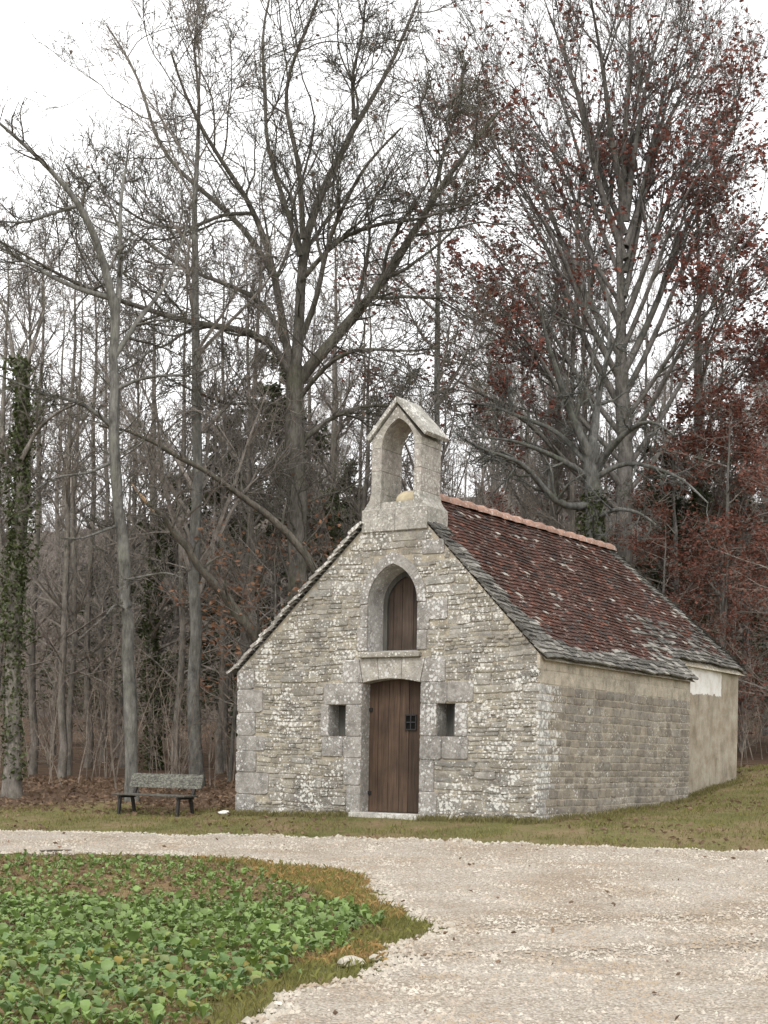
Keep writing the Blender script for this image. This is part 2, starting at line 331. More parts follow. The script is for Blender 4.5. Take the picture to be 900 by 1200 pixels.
def hit(u, v):
    r = ray(u, v); ds = np.linspace(4, 60, 1200)
    z = EYE + r[2] * ds - H(r[0] * ds, r[1] * ds)
    k = int(np.argmax(z < 0)) if (z < 0).any() else len(ds) - 1
    return r[0] * ds[k], ds[k]
def axis(lo, a, b, hi, fine, ratio=1.16):
    c = list(np.arange(a, b, fine)); s = fine; x = c[-1]; R = []
    while x < hi: s *= ratio; x += s; R.append(x)
    s = fine; x = a; Lf = []
    while x > lo: s *= ratio; x -= s; Lf.append(x)
    return np.array(Lf[::-1] + c + R)
def grid(xs, ys, zf, keep=None):
    Xg, Yg = np.meshgrid(xs, ys); Z = zf(Xg, Yg); nx, ny = len(xs), len(ys)
    V = np.stack([Xg, Yg, Z], 2).reshape(-1, 3)
    i = np.arange(nx - 1)[None, :] + np.arange(ny - 1)[:, None] * nx
    F = np.stack([i, i + 1, i + 1 + nx, i + nx], 2).reshape(-1, 4)
    if keep is not None:
        F = F[keep(V[F].mean(1)[:, 0], V[F].mean(1)[:, 1])]
        used = np.unique(F); mp = np.zeros(len(V), int); mp[used] = np.arange(len(used)); V = V[used]; F = mp[F]
    return V, F
def inpoly(px, py, poly):
    poly = np.asarray(poly); r = np.zeros(len(px), bool); j = len(poly) - 1
    for i in range(len(poly)):
        xi, yi = poly[i]; xj, yj = poly[j]
        c = ((yi > py) != (yj > py)) & (px < (xj - xi) * (py - yi) / (yj - yi + 1e-12) + xi)
        r ^= c; j = i
    return r
def wob(x, y):
    return 0.09 * np.sin(3.1 * x + 1.7 * y) + 0.06 * np.sin(7.3 * x - 4.1 * y + 1) + 0.04 * np.sin(13 * x + 11 * y)

FAR = [hit(*p) for p in [(0, 975), (150, 976), (300, 979), (450, 984), (600, 990), (750, 996), (900, 997)]]
NEAR = [hit(*p) for p in [(0, 1001), (100, 1003), (200, 1005), (310, 1013), (400, 1023), (438, 1036), (440, 1052), (478, 1073), (495, 1088), (472, 1112), (400, 1150), (310, 1188), (275, 1200)]]
fl, nl_ = FAR[0], NEAR[0]
TRACK = [(-30, fl[1] - 0.5), (-14, fl[1] - .3)] + FAR + [(12, FAR[-1][1] - 1.5), (30, 15), (30, -12), (-6, -12), (-2.6, 4)] + NEAR[::-1] + [(-14, nl_[1] - .3), (-30, nl_[1] - .5)]
FIELD = [hit(*p) for p in [(-20, 1005), (180, 1008), (300, 1016), (320, 1036), (415, 1068), (432, 1088), (405, 1108), (335, 1138), (255, 1180), (215, 1205)]] + [(-3.2, 5), (-3.8, 2), (-30, 2), (-30, nl_[1] - .8)]
def in_track(x, y): return inpoly(x + wob(x, y), y + wob(y, x), TRACK)
def in_field(x, y): return inpoly(x + wob(y, x), y + wob(x, y), FIELD)
_c1 = [cl(-3.2, .05), cl(2.62, .05), cl(2.62, 6.6), cl(2.2, 6.6), cl(2.2, 10.5), cl(-2.4, 10.5), cl(-3.2, 6.6)]
def in_chapel(x, y): return inpoly(x, y, _c1)

xs = axis(-420, -11, 13, 420, 0.2); ys = axis(-60, 5, 38, 430, 0.2)
V, F = grid(xs, ys, H)
me = mesh_np('ground', V, [F], True)
for k in ('turf', 'forest_floor', 'hill_cover'): me.materials.append(M[k])
ctr = V[F].mean(1); cx, cy = ctr[:, 0], ctr[:, 1]
edge = 27.0 + 0.8 * np.sin(cx * 0.9) + 0.5 * np.sin(cx * 2.3 + 1) + np.where(cx > 2, 9.0, 0) + rs.randn(len(cx)) * 0.35
mi = np.where(cy > 80, 2, np.where(cy > edge, 1, 0)).astype(np.int32); me.polygons.foreach_set('material_index', mi)
tag(obj('ground', me, None), 'mossy yellow-green turf running into brown woodland floor', 'ground', None, 'structure')
def deep(x, y):
    sh = x.shape; a_, b_ = x.ravel(), y.ravel(); r_ = np.ones(len(a_), bool)
    for dx, dy in ((.16, 0), (-.16, 0), (0, .16), (0, -.16)): r_ &= in_track(a_ + dx, b_ + dy)
    return r_.reshape(sh)
V, F = grid(np.arange(-12, 14, 0.09), np.arange(3, 25, 0.09), lambda x, y: H(x, y) + np.where(deep(x, y), 0.022, 0.004) + 0.006 * np.sin(2.1 * x + 1.3 * y) * np.sin(1.1 * y - 2.3 * x) - 0.018 * np.exp(-((y - 11.3 - 0.34 * x) / 0.35) ** 2) - 0.014 * np.exp(-((y - 13.2 - 0.34 * x) / 0.35) ** 2), in_track)
tag(obj('gravel_track', mesh_np('gravel_track', V, [F], True), 'gravel'), 'pale crushed limestone track curving past the chapel', 'track', None, 'structure')
V, F = grid(np.arange(-10, 1.2, 0.12), np.arange(4, 21, 0.12), lambda x, y: H(x, y) + 0.012 + 0.012 * np.sin(6 * x + 2 * y) * np.sin(5 * y), in_field)
tag(obj('field', mesh_np('field', V, [F], True), 'field_soil'), 'brown soil of the crop patch inside the track bend', 'field', None, 'structure')

# ------------------------------------------------------------------ chapel
chapel = tag(empty('chapel', (CH[0], CH[1], 0), -TH), 'small old stone chapel with bell gable and red-brown tiled roof', 'chapel')
XLF, XRT, ZEL, ZER = -3.235, 2.66, 2.44, 2.60
RZ0, RZ1 = 5.42, 5.56                      # ridge height at the bell gable and at the hip
def gl(x): return ZEL + (5.38 - ZEL) * (x - XLF) / (0 - XLF) if x < 0 else 5.38 + (ZER - 5.38) * x / XRT
def gx(z):
    """gable limits in x at height z"""
    a = XLF if z < ZEL else XLF + (z - ZEL) / (5.38 - ZEL) * (-XLF)
    b = XRT if z < ZER else XRT * (5.38 - z) / (5.38 - ZER)
    return a, b
def arch(cx, w, zs, za, n=7):
    """pointed arch points from left spring over apex to right spring"""
    h = za - zs; c = (h * h - w * w) / (2 * w); R = w + c; a1 = math.asin(h / R)
    L = [(cx + c - R * math.cos(a1 * k / n), zs + R * math.sin(a1 * k / n)) for k in range(n + 1)]
    return L + [(2 * cx - x, z) for x, z in L[:-1][::-1]]
DOX0, DOX1 = -0.62, 0.52
WIN = [(-1.283, -0.941, 1.292, 1.827), (0.826, 1.169, 1.305, 1.843)]
NX, NW, NZ0, NZS, NZA = -0.05, 0.48, 2.70, 3.52, 4.165
dtop = [(DOX0 + (DOX1 - DOX0) * k / 8, 2.19 + 0.07 * math.sin(math.pi * k / 8)) for k in range(9)]
niche = [(NX - NW, NZ0)] + arch(NX, NW, NZS, NZA) + [(NX + NW, NZ0)]
outer = [(XLF, -0.6), (DOX0, -0.6)] + dtop + [(DOX1, -0.6), (XRT, -0.6), (XRT, ZER), (0.45, gl(0.45)), (-0.5, gl(-0.5)), (XLF, ZEL)]
fw = MB()
loops = [outer] + [[(x0, z0), (x0, z1), (x1, z1), (x1, z0)] for x0, x1, z0, z1 in WIN] + [niche]
flat = [p for L in loops for p in L]
tri = tessellate_polygon([[Vector((x, z, 0)) for x, z in L] for L in loops])
fw.add([(x, 0, z) for x, z in flat], [tuple(t_) for t_ in tri])
facade = fw.build('facade_wall', 'mortar', chapel)
def reveal(name, pts, depth, mat, tintc, shift=None):
    mb = MB(); n = len(pts)
    for k in range(n - 1):
        (x0, z0), (x1, z1) = pts[k], pts[k + 1]
        (a0, b0), (a1, b1) = (shift[k], shift[k + 1]) if shift else (pts[k], pts[k + 1])
        mb.add([(x0, 0.001, z0), (x1, 0.001, z1), (a1, depth, b1), (a0, depth, b0)], [(0, 1, 2, 3)], tintc)
    return mb.build(name, mat, facade)
reveal('door_reveal', [(DOX0, -0.3)] + dtop + [(DOX1, -0.3)], 0.30, 'ashlar', (0.3, 0.28, 0.25))
NWI = 0.43
nin = [(NX - NWI, NZ0 + 0.06)] + arch(NX, NWI, NZS, NZA - 0.08) + [(NX + NWI, NZ0 + 0.06)]
reveal('niche_reveal', niche + [niche[0]], 0.44, 'ashlar', (0.37, 0.355, 0.33), nin + [nin[0]])
for x0, x1, z0, z1 in WIN:
    r4 = [(x0, z0), (x0, z1), (x1, z1), (x1, z0), (x0, z0)]
    reveal('window_reveal', r4, 0.34, 'ashlar', (0.3, 0.285, 0.26))

def stone(mb, a0, a1, b0, b1, out, mp, tint, g=0.006, jit=0.35, cap=True):
    """one wall stone: 8-sided irregular outline with a rounded edge, mp maps (a,b,n) to 3D"""
    w, h = a1 - a0, b1 - b0; k = min(w, h) * 0.5
    j = lambda s: rnd.uniform(-1, 1) * s
    cc = [k * rnd.uniform(0.15, 0.15 + jit) for _ in range(8)]
    a0 += g; a1 -= g; b0 += g; b1 -= g
    pts = [(a0 + cc[0], b0 + j(.12) * k * jit), (a1 - cc[1], b0 + j(.12) * k * jit), (a1 + j(.1) * k * jit, b0 + cc[2] * .7), (a1 + j(.1) * k * jit, b1 - cc[3] * .7),
           (a1 - cc[4], b1 + j(.12) * k * jit), (a0 + cc[5], b1 + j(.12) * k * jit), (a0 + j(.1) * k * jit, b1 - cc[6] * .7), (a0 + j(.1) * k * jit, b0 + cc[7] * .7)]
    ca, cb = (a0 + a1) / 2, (b0 + b1) / 2; ins = min(0.014, k * 0.35)
    tl1, tl2 = j(0.008), j(0.008)
    vs = []
    for ring in range(3):
        for p in pts:
            d = math.hypot(p[0] - ca, p[1] - cb); s = 1 - (ins / d if ring == 2 else 0)
            n = (-0.04, out * 0.55, out + tl1 * (p[0] - ca) / w + tl2 * (p[1] - cb) / h)[ring]
            vs.append(mp(ca + (p[0] - ca) * s, cb + (p[1] - cb) * s, n))
    vs.append(mp(ca + j(w * .15), cb + j(h * .15), out + rnd.uniform(0.0, 0.008)))
    fs = []
    for r in range(2):
        for q in range(8): fs.append((r * 8 + q, r * 8 + (q + 1) % 8, r * 8 + 8 + (q + 1) % 8, r * 8 + 8 + q))
    for q in range(8): fs.append((16 + q, 16 + (q + 1) % 8, 24))
    mb.add(vs, fs, tint)
def prism(mb, pts, out, mp, tint, ins=0.008):
    n = len(pts); ca = sum(p[0] for p in pts) / n; cb = sum(p[1] for p in pts) / n; vs = []
    for ring in range(3):
        for p in pts:
            d = math.hypot(p[0] - ca, p[1] - cb) + 1e-6; s = 1 - (ins / d if ring == 2 else 0)
            vs.append(mp(ca + (p[0] - ca) * s, cb + (p[1] - cb) * s, (-0.04, out - 0.008, out)[ring]))
    fs = [(r * n + q, r * n + (q + 1) % n, r * n + n + (q + 1) % n, r * n + n + q) for r in range(2) for q in range(n)]
    fs.append(tuple(2 * n + q for q in range(n)))
    mb.add(vs, fs, tint)
def wavy(a, b): return .02 * math.sin(a * 1.9 + b * 1.1) + .007 * math.sin(a * 5.3 - b * 2.7 + 1) + .004 * math.sin(a * 11 + b * 7)
mpF = lambda a, b, n: (a, -n, b)
mpFw = lambda a, b, n: (a, -n, b + wavy(a, b))
mpS = lambda a, b, n: (XRT + n, a, b)
def greytone(lo=0.25, hi=0.36):
    v = rnd.uniform(lo, hi); return (v, v * rnd.uniform(.95, .98), v * rnd.uniform(.86, .93))
# dressed blocks round the openings
ASH = []
def blk(x0, x1, z0, z1): ASH.append((x0, x1, z0, z1))
blk(-0.90, -0.62, -.05, .47); blk(-0.97, -0.62, .47, .93); blk(-0.98, -0.62, .93, 1.29); blk(-1.42, -0.98, .95, 1.29)
blk(-0.941, -0.62, 1.29, 1.83); blk(-1.45, -1.283, 1.29, 1.83); blk(-1.40, -0.62, 1.83, 2.19); blk(-1.02, -0.70, 2.19, 2.58)
blk(0.52, 0.86, -.05, .40); blk(0.52, 0.80, .40, .92); blk(0.52, 0.93, .92, 1.305); blk(0.93, 1.42, .94, 1.305)
blk(0.52, 0.826, 1.305, 1.84); blk(1.169, 1.40, 1.305, 1.84); blk(0.52, 1.02, 1.84, 2.19); blk(1.02, 1.5, 1.86, 2.2); blk(0.62, 0.98, 2.19, 2.58)
blk(-0.74, -0.53, 2.72, 3.12); blk(-0.68, -0.53, 3.12, 3.50); blk(0.43, 0.62, 2.72, 3.05); blk(0.43, 0.66, 3.05, 3.50)
blk(0.62, 1.0, 3.2, 3.55); blk(0.5, 0.92, 4.28, 4.52)
QU = []; z = -0.1; k = 0
while z < ZEL - 0.1:
    h = rnd.uniform(.26, .42); h = min(h, ZEL - z); QU.append((XLF, XLF + (0.62 if k % 2 else 0.38) * rnd.uniform(.85, 1.15), z, z + h)); z += h; k += 1
ashtint = lambda: (lambda v: (v, v * .94, v * .86))(rnd.uniform(.24, .31))
for x0, x1, z0, z1 in ASH:
    mb = MB(); stone(mb, x0, x1, z0, z1, 0.02 + rnd.uniform(0, .008), mpF, ashtint(), 0.002, 0.1); mb.build('dressed_block', 'ashlar', facade)
for x0, x1, z0, z1 in QU:
    mb = MB(); stone(mb, x0 - 0.02, x1, z0, z1, 0.02 + rnd.uniform(0, .008), mpF, ashtint(), 0.003, 0.2); mb.build('quoin', 'ashlar', facade)
# flat-arch lintel of three voussoirs
for (a, b_), (c_, d_) in [((-0.68, -0.60), (-0.32, -0.29)), ((-0.32, -0.29), (0.16, 0.15)), ((0.16, 0.15), (0.60, 0.51))]:
    mb = MB(); zf = lambda x: 2.19 + 0.07 * math.sin(math.pi * min(1, max(0, (x - DOX0) / (DOX1 - DOX0))))
    mid = (b_ + d_) / 2
    prism(mb, [(b_ + .003, zf(b_)), (mid, zf(mid)), (d_ - .003, zf(d_)), (c_ - .003, 2.60), (a + .003, 2.60)], 0.026, mpF, (0.36, 0.335, 0.29)); mb.build('voussoir', 'ashlar', facade)
for s in (-1, 1):   # skewback blocks beside the lintel
    mb = MB(); prism(mb, ([(-0.78, 2.195), (-0.61, 2.195), (-0.69, 2.60), (-0.78, 2.60)] if s < 0 else [(0.525, 2.195), (0.68, 2.195), (0.70, 2.60), (0.605, 2.60)]), 0.024, mpF, ashtint()); mb.build('dressed_block', 'ashlar', facade)
ai = arch(NX, NW, NZS, NZA, 8); ao = arch(NX, NW + 0.17, NZS - 0.02, NZA + 0.19, 8)
for k0, k1 in [(0, 4), (4, 8), (8, 12), (12, 16)]:
    mb = MB(); inn = ai[k0:k1 + 1]; out_ = ao[k0:k1 + 1]
    for q in range(k0, k1):
        pass
    prism(mb, inn + out_[::-1], 0.027, mpF, ashtint(), 0.004); mb.build('arch_stone', 'ashlar', facade)
mb = MB(); mb.box((-0.66, -0.10, 2.605), (0.52, 0.10, 2.695), (0.3, 0.28, 0.24)); mb.build('ledge', 'rubble', facade, bevel=0.012)
# rubble
def forbidden(z0, z1):
    R = []
    for x0, x1, b0, b1 in ASH + QU:
        if min(z1, b1) - max(z0, b0) > 0.02: R.append((x0, x1))
    for x0, x1, b0, b1 in WIN:
        if min(z1, b1) - max(z0, b0) > 0.0: R.append((x0 - .01, x1 + .01))
    if z0 < 2.21: R.append((DOX0, DOX1))
    if z1 > 2.17 and z0 < 2.70: R.append((-0.78, 0.70))
    if z1 > NZ0 and z0 < NZA + 0.18:
        zz = (z0 + z1) / 2; w = NW + (0.10 if zz < NZS else 0.0)
        if zz > NZS:
            ws = [abs(x - NX) for x, q in ao if q >= z0 - 0.03]; w = (max(ws) if ws else 0.05)
        R.append((NX - w, NX + w))
    return R
def segs(a, b, R):
    S = [(a, b)]
    for r0, r1 in R:
        T = []
        for s0, s1 in S:
            if r1 <= s0 or r0 >= s1: T.append((s0, s1)); continue
            if r0 > s0: T.append((s0, r0))
            if r1 < s1: T.append((r1, s1))
        S = T
    return [s for s in S if s[1] - s[0] > 0.05]
STN = []          # (area, mesh maker)
z = -0.12
while z < 4.78:
    h = rnd.choice([.05, .06, .07, .08, .09, .11, .14]) * rnd.uniform(.9, 1.1)
    a, b = gx(z + h); a += 0.02; b -= 0.0
    for s0, s1 in segs(a, b, forbidden(z, z + h)):
        x = s0
        while x < s1 - 0.02:
            w = max(.08, h * rnd.uniform(1.2, 4.2))
            if s1 - x - w < 0.1: w = s1 - x
            dz = rnd.uniform(-.012, .012)
            v = rnd.uniform(.23, .34); wm = rnd.random()
            tint = (v, v * (.95 - .05 * wm), v * (.86 - .14 * wm))
            hh = h
            if h > .1 and w < .3 and rnd.random() < .3:
                mb = MB(); stone(mb, x, x + w, z, z + h * .5, rnd.uniform(.002, .02), mpFw, tint, .005, .5); STN.append((w * h * .5, mb))
                mb = MB(); stone(mb, x, x + w, z + h * .5, z + h, rnd.uniform(.002, .02), mpFw, tint, .005, .5); STN.append((w * h * .5, mb))
            else:
                mb = MB(); stone(mb, x, x + w, z + dz, z + hh + dz * .5, rnd.uniform(.001, .03), mpFw, tint, .005, .5); STN.append((w * h, mb))
            x += w
    z += h
STN.sort(key=lambda q: -q[0])
for a_, mb in STN[:190]: mb.build('stone', 'rubble', facade)
def merged(L, name, mat, parent, kind='stuff'):
    mb = MB()
    for q in L: mb.add(q.v, q.f, (0, 0, 0)); mb.t[-len(q.t):] = q.t
    return tag(mb.build(name, mat, parent), kind=kind)
merged([q[1] for q in STN[190:]], 'small_stones', 'rubble', facade)
# nave side wall
YN, YC = 6.68, 10.62; XC = 2.31
mb = MB(); mb.add([(XRT, 0, -.6), (XRT, YN, -.6), (XRT, YN, 2.56), (XRT, 0, 2.62)], [(0, 1, 2, 3)])
mb.add([(XRT, YN, -.6), (XC, YN, -.6), (XC, YN, 2.95), (XRT, YN, 2.56)], [(0, 1, 2, 3)])
mb.add([(XLF, 0, -.6), (XLF, 0, ZEL), (XLF, YN, ZEL), (XLF, YN, -.6)], [(0, 1, 2, 3)])
nave = mb.build('nave_wall', 'side_mortar', chapel)
SST = []; z = -0.1
qz = []; zq = -0.1; k = 0
while zq < 2.5:
    h = min(rnd.uniform(.24, .4), 2.55 - zq); qz.append((0.0, (0.5 if k % 2 else 0.32) * rnd.uniform(.9, 1.15), zq, zq + h)); zq += h; k += 1
while z < 2.56:
    top = z > 2.12
    h = rnd.uniform(.19, .25) if top else rnd.choice([.09, .105, .12, .135, .16])
    h = min(h, 2.58 - z + .01)
    y = -.02
    while y < YN - .02:
        corner = y < .3 and not top
        w = rnd.uniform(.25, .6) if top else rnd.uniform(.22, .5) if corner else h * rnd.uniform(1.0, 3.4)
        if YN - y - w < .1: w = YN - y
        v = rnd.uniform(.17, .28); wm = rnd.random()
        v += .045; tint = (v, v * (.91 - .05 * wm), v * (.78 - .1 * wm)); mt = 'side_stone'
        if top: v = rnd.uniform(.4, .5); tint = (v, v * .88, v * .7)
        elif corner: v = rnd.uniform(.3, .4); tint = (v, v * .96, v * .9); mt = 'corner_stone'
        elif rnd.random() < .8 - y * .3: mt = 'rubble'
        mp_ = mpS if top else (lambda a, b, n: (XRT + n, a, b + wavy(a, b) * .35))
        mb = MB(); stone(mb, y, y + w, z, z + h, rnd.uniform(.003, .007) if top else rnd.uniform(.003, .014), mp_, tint, .004 if top else .009, .15 if top else .4); SST.append((w * h, mb, mt))
        y += w
    z += h
SST.sort(key=lambda q: -q[0])
for a_, mb, mt in SST[:110]: mb.build('stone', mt, nave)
for kx in ('side_stone', 'rubble', 'corner_stone'):
    L_ = [q[1] for q in SST[110:] if q[2] == kx]
    if L_: merged(L_, 'small_stones', kx, nave)
# chancel: rendered walls, slightly uneven
def wall_grid(p0, p1, z1a, z1b, nx_, nz_, nrm, amp):
    vs_, fs_ = [], []
    for i in range(nz_ + 1):
        for j in range(nx_ + 1):
            s_ = j / nx_; zt = z1a + (z1b - z1a) * s_; zz = -.6 + (zt + .6) * i / nz_
            e = 0 if j in (0, nx_) else amp * math.sin(3 * s_ * 5 + zz * 2.3) * math.sin(zz * 3.1 + s_ * 9)
            vs_.append((p0[0] + (p1[0] - p0[0]) * s_ + nrm[0] * e, p0[1] + (p1[1] - p0[1]) * s_ + nrm[1] * e, zz))
    for i in range(nz_):
        for j in range(nx_): q = i * (nx_ + 1) + j; fs_.append((q, q + 1, q + nx_ + 2, q + nx_ + 1))
    return vs_, fs_
mb = MB(); mb.add(*wall_grid((XC, YN), (XC, YC), 2.93, 2.95, 24, 24, (1, 0), .018))
mb.add(*wall_grid((XC, YC), (-2.6, YC), 2.95, 2.95, 4, 4, (0, 1), 0)); mb.add(*wall_grid((-2.6, YC), (-2.6, YN), 2.95, 2.95, 4, 4, (-1, 0), 0))
chancel = mb.build('chancel_wall', 'plaster', chapel, True)
# roof
roof = MB(); e = 0.05
RID0, RID1 = (0, 0.02, RZ0 - e), (0, 8.75, RZ1 - e)
slR = (RZ0 - 2.56) / 2.76; slL = (RZ0 - 2.40) / 3.32
zR = lambda x: RZ0 - slR * x; zL = lambda x: RZ0 + slL * x
roof.add([(0, .64, RZ0 - e), (0, 8.75, RZ1 - e), (XC + .1, YC + .2, zR(XC + .1) - e), (XC + .1, YN + .03, zR(XC + .1) - e), (2.76, YN + .03, 2.56 - e), (2.76, .01, 2.56 - e), (.58, .01, zR(.58) - e), (.58, .64, zR(.58) - e)], [(0, 1, 2, 3, 4, 5, 6, 7)])
roof.add([(0, .64, RZ0 - e), (0, 8.75, RZ1 - e), (-2.75, YC + .2, zL(-2.75) - e), (-3.3, YN, zL(-3.3) - e), (-3.3, .01, zL(-3.3) - e), (-.66, .01, zL(-.66) - e), (-.66, .64, zL(-.66) - e)], [(0, 1, 2, 3, 4, 5, 6, 7)])
roof.add([(0, 8.75, RZ1 - e), (XC + .1, YC + .2, zR(XC + .1) - e), (-2.75, YC + .2, zL(-2.75) - e)], [(0, 1, 2)])
roof_o = roof.build('roof', 'mortar', chapel)
def tile(mb, y0, y1, tt, side, thick, ln, tint):
    """one roof tile on a slope; tt = slope distance of its lower edge from the ridge"""
    sl_ = slR if side > 0 else slL; al = math.atan(sl_); ca, sa = math.cos(al), math.sin(al)
    rise = (RZ1 - RZ0) * (y0 + y1) / 2 / 8.75 * max(0, 1 - tt / 3.9)
    lift = rnd.uniform(0, .008); rot = rnd.uniform(-.02, .02); dt = rnd.uniform(-.012, .012)
    vs_ = []
    for n_, t_ in ((0, tt - ln), (1, tt)):
        for y in (y0, y1):
            for lv in (0, 1):
                q = t_ + dt + rot * (1 if y == y0 else -1) * n_
                nn = (0.0 if n_ == 0 else 0.022 + lift) + (thick if lv else 0) + (0 if n_ else -.012)
                sag = 0.03 * math.sin(y * 1.3 + .5) * math.sin(tt * 1.6) - .035 * math.sin(min(1, y / 8.7) * math.pi) * math.sin(min(1, tt / 3.9) * math.pi) + .012 * math.sin(y * 4.1 + tt * 3)
                vs_.append((side * (q * ca + nn * sa), y, RZ0 + rise - q * sa + (nn + sag) * ca))
    # index: n*4 + y*2 + lv
    mb.add(vs_, [(1, 3, 7, 5), (4, 5, 7, 6), (0, 1, 5, 4), (2, 6, 7, 3), (0, 2, 3, 1)], tint)
TIL = []
LR = math.hypot(2.78, 2.78 * slR); LLf = math.hypot(3.38, 3.38 * slL)
def roofrow(side, LT, T):
    exp = 0.098; n = int(LT / exp); cs = math.cos(math.atan(slR if side > 0 else slL))
    for i in range(1, n + 1):
        tt = LT - (n - i) * exp; x = tt * cs
        lim = (XC + .12) if side > 0 else 2.75
        yend = (YN + .05) if x > lim else 8.75 + (YC + .22 - 8.75) * min(1, x / lim)
        y = -0.035 + rnd.uniform(-.03, .02) if side > 0 else -0.08 + rnd.uniform(-.05, .03)
        fr = tt / LT; ystart = 0.68 if x < (0.68 if side > 0 else .76) else None
        if ystart: y = ystart
        while y < yend - .03:
            vmar = .2 + .36 * fr ** 1.3 + .09 * math.sin(i * .9) + rnd.uniform(-.08, .08)
            stone_t = (y < vmar) or (LT - tt < .33 + .08 * math.sin(y * 2.3) + .2 * sstep(3.5, 7, y)) or (yend - y < .5 and x < lim) or (y > 6.3 and fr > .78) or (y > 5.2 and fr > .6 and rnd.random() < .3)
            w = rnd.uniform(.16, .34) if stone_t else rnd.uniform(.15, .185)
            w = min(w, yend - y)
            if stone_t:
                v = rnd.choice([.075, .095, .12, .14, .18, .27]) * rnd.uniform(.85, 1.15); tint = (v, v * .95, v * .86); th_ = rnd.uniform(.022, .042)
                if side < 0 and y < .1: v = rnd.uniform(.26, .38); tint = (v, v * .94, v * .83); th_ = rnd.uniform(.04, .062)
            else:
                r_ = rnd.random(); v = rnd.uniform(.7, 1.25)
                tint = (.36, .33, .29) if r_ < .035 else (.078 * v, .037 * v, .027 * v) if r_ < .75 else (.125 * v, .05 * v, .032 * v) if r_ < .9 else (.05 * v, .04 * v, .036 * v)
                th_ = .019
            mb = MB(); tile(mb, y + .003, y + w - .003, tt, side, th_, .20, tint)
            d_ = math.hypot(*(cl(side * x, y) - 0)); T.append((w / d_ * (1.6 if stone_t else 1), 'slate' if stone_t else 'clay', mb, side, y < .1 and not ystart))
            y += w
roofrow(1, LR, TIL); roofrow(-1, LLf, TIL)
for q in TIL:
    if q[3] < 0 and q[4]: q[2].build('verge_slab', 'rubble', roof_o)
TIL = [q for q in TIL if not (q[3] < 0 and q[4])]
vis = sorted([q for q in TIL if q[3] > 0], key=lambda q: -q[0]); top, rest = vis[:290], vis[290:] + [q for q in TIL if q[3] < 0]
for q in top: q[2].build('roof_tile', q[1], roof_o)
for kx in ('slate', 'clay'): merged([q[2] for q in rest if q[1] == kx], 'small_roof_tiles', kx, roof_o)
# hip end slabs
mb = MB()
for i in range(28):
    f0 = (i + .6) / 28; y = 8.75 + (YC + .22 - 8.75) * f0; zc = RZ1 + (2.93 - RZ1) * f0; hw1, hw2 = 2.43 * f0, 2.8 * f0; x = -hw2
    while x < hw1:
        w = min(rnd.uniform(.18, .3), hw1 - x + .02); v = rnd.uniform(.08, .2)
        mb.add([(x, y - .13, zc + .15), (x + w, y - .13, zc + .15), (x + w, y + .02, zc + .01), (x, y + .02, zc + .01), (x, y + .0, zc - .02), (x + w, y, zc - .02)], [(0, 1, 2, 3), (3, 2, 5, 4)], (v, v * .95, v * .87)); x += w
tag(mb.build('hip_end_tiles', 'slate', roof_o), kind='stuff')
# hip edge slabs on the visible arris
for i in range(30):
    f0 = (i + .5) / 30; y = 8.75 + (YC + .2 - 8.75) * f0; x = (XC + .12) * f0; zc = RZ1 + (zR(XC + .12) - RZ1) * f0
    v = rnd.uniform(.12, .3); a = rnd.uniform(.1, .15); mb = MB()
    mb.box((x - a, y - a, zc - .01), (x + .03, y + .03, zc + rnd.uniform(.02, .03)), (v, v * .95, v * .86))
    for q in range(8):
        X_, Y_, Z_ = mb.v[q]; mb.v[q] = (X_, Y_, Z_ - .5 * (X_ - x) + .15 * (x - X_ if X_ < x else 0))
    mb.build('hip_slab', 'slate', roof_o)
# ridge tiles
NR = 17; y0r = 0.62
for i in range(NR):
    ya = y0r + (8.85 - y0r) * i / NR; yb = ya + (8.85 - y0r) / NR + .05; mb = MB(); v = rnd.uniform(.85, 1.12)
    zz = RZ0 + (RZ1 - RZ0) * ya / 8.75 - .05 + rnd.uniform(-.008, .008)
    vs_, fs_ = [], []
    for k, (y, r) in enumerate(((ya, .095), ((ya + yb) / 2 - .08, .15), ((ya + yb) / 2 + .08, .165), (yb - .06, .15), (yb, .11))):
        for q in range(9):
            an = math.pi * (q / 8) ; vs_.append((r * math.cos(an) * 1.05, y, zz + r * math.sin(an) * 1.0))
    for k in range(4):
        for q in range(8): b0 = k * 9 + q; fs_.append((b0, b0 + 1, b0 + 10, b0 + 9))
    mb.add(vs_, fs_, (.31 * v, .19 * v, .145 * v)); mb.build('ridge_tile', 'ridge_clay', roof_o, True)
# bell gable
bell = empty('bell_gable'); bell.parent = chapel
BT = (0.33, 0.31, 0.275)
def frame_prism(mb, outerp, holep, y0, y1, tint):
    loops_ = [outerp] + ([holep] if holep else []); fl_ = [p for L in loops_ for p in L]
    tri_ = tessellate_polygon([[Vector((x, z, 0)) for x, z in L] for L in loops_]); n_ = len(fl_)
    mb.add([(x, y0, z) for x, z in fl_] + [(x, y1, z) for x, z in fl_], [t_ for t_ in tri_] + [tuple(n_ + i for i in t_[::-1]) for t_ in tri_], tint)
    o_ = 0
    for L in loops_:
        m_ = len(L)
        mb.add([(x, y0, z) for x, z in L] + [(x, y1, z) for x, z in L], [(q, (q + 1) % m_, m_ + (q + 1) % m_, m_ + q) for q in range(m_)], tint)
for x0, x1 in ((-.67, -.02), (-.015, .60)):
    mb = MB(); mb.box((x0, -.045, 4.70), (x1, .66, 5.08), BT); mb.build('base_block', 'bell_stone', bell, bevel=.012)
mb = MB()   # flared foot under the piers, with curved sides
prof = [(0.0, 5.082), (.02, 5.12), (.055, 5.17), (.085, 5.24), (.10, 5.34)]
vs_, fs_ = [], []
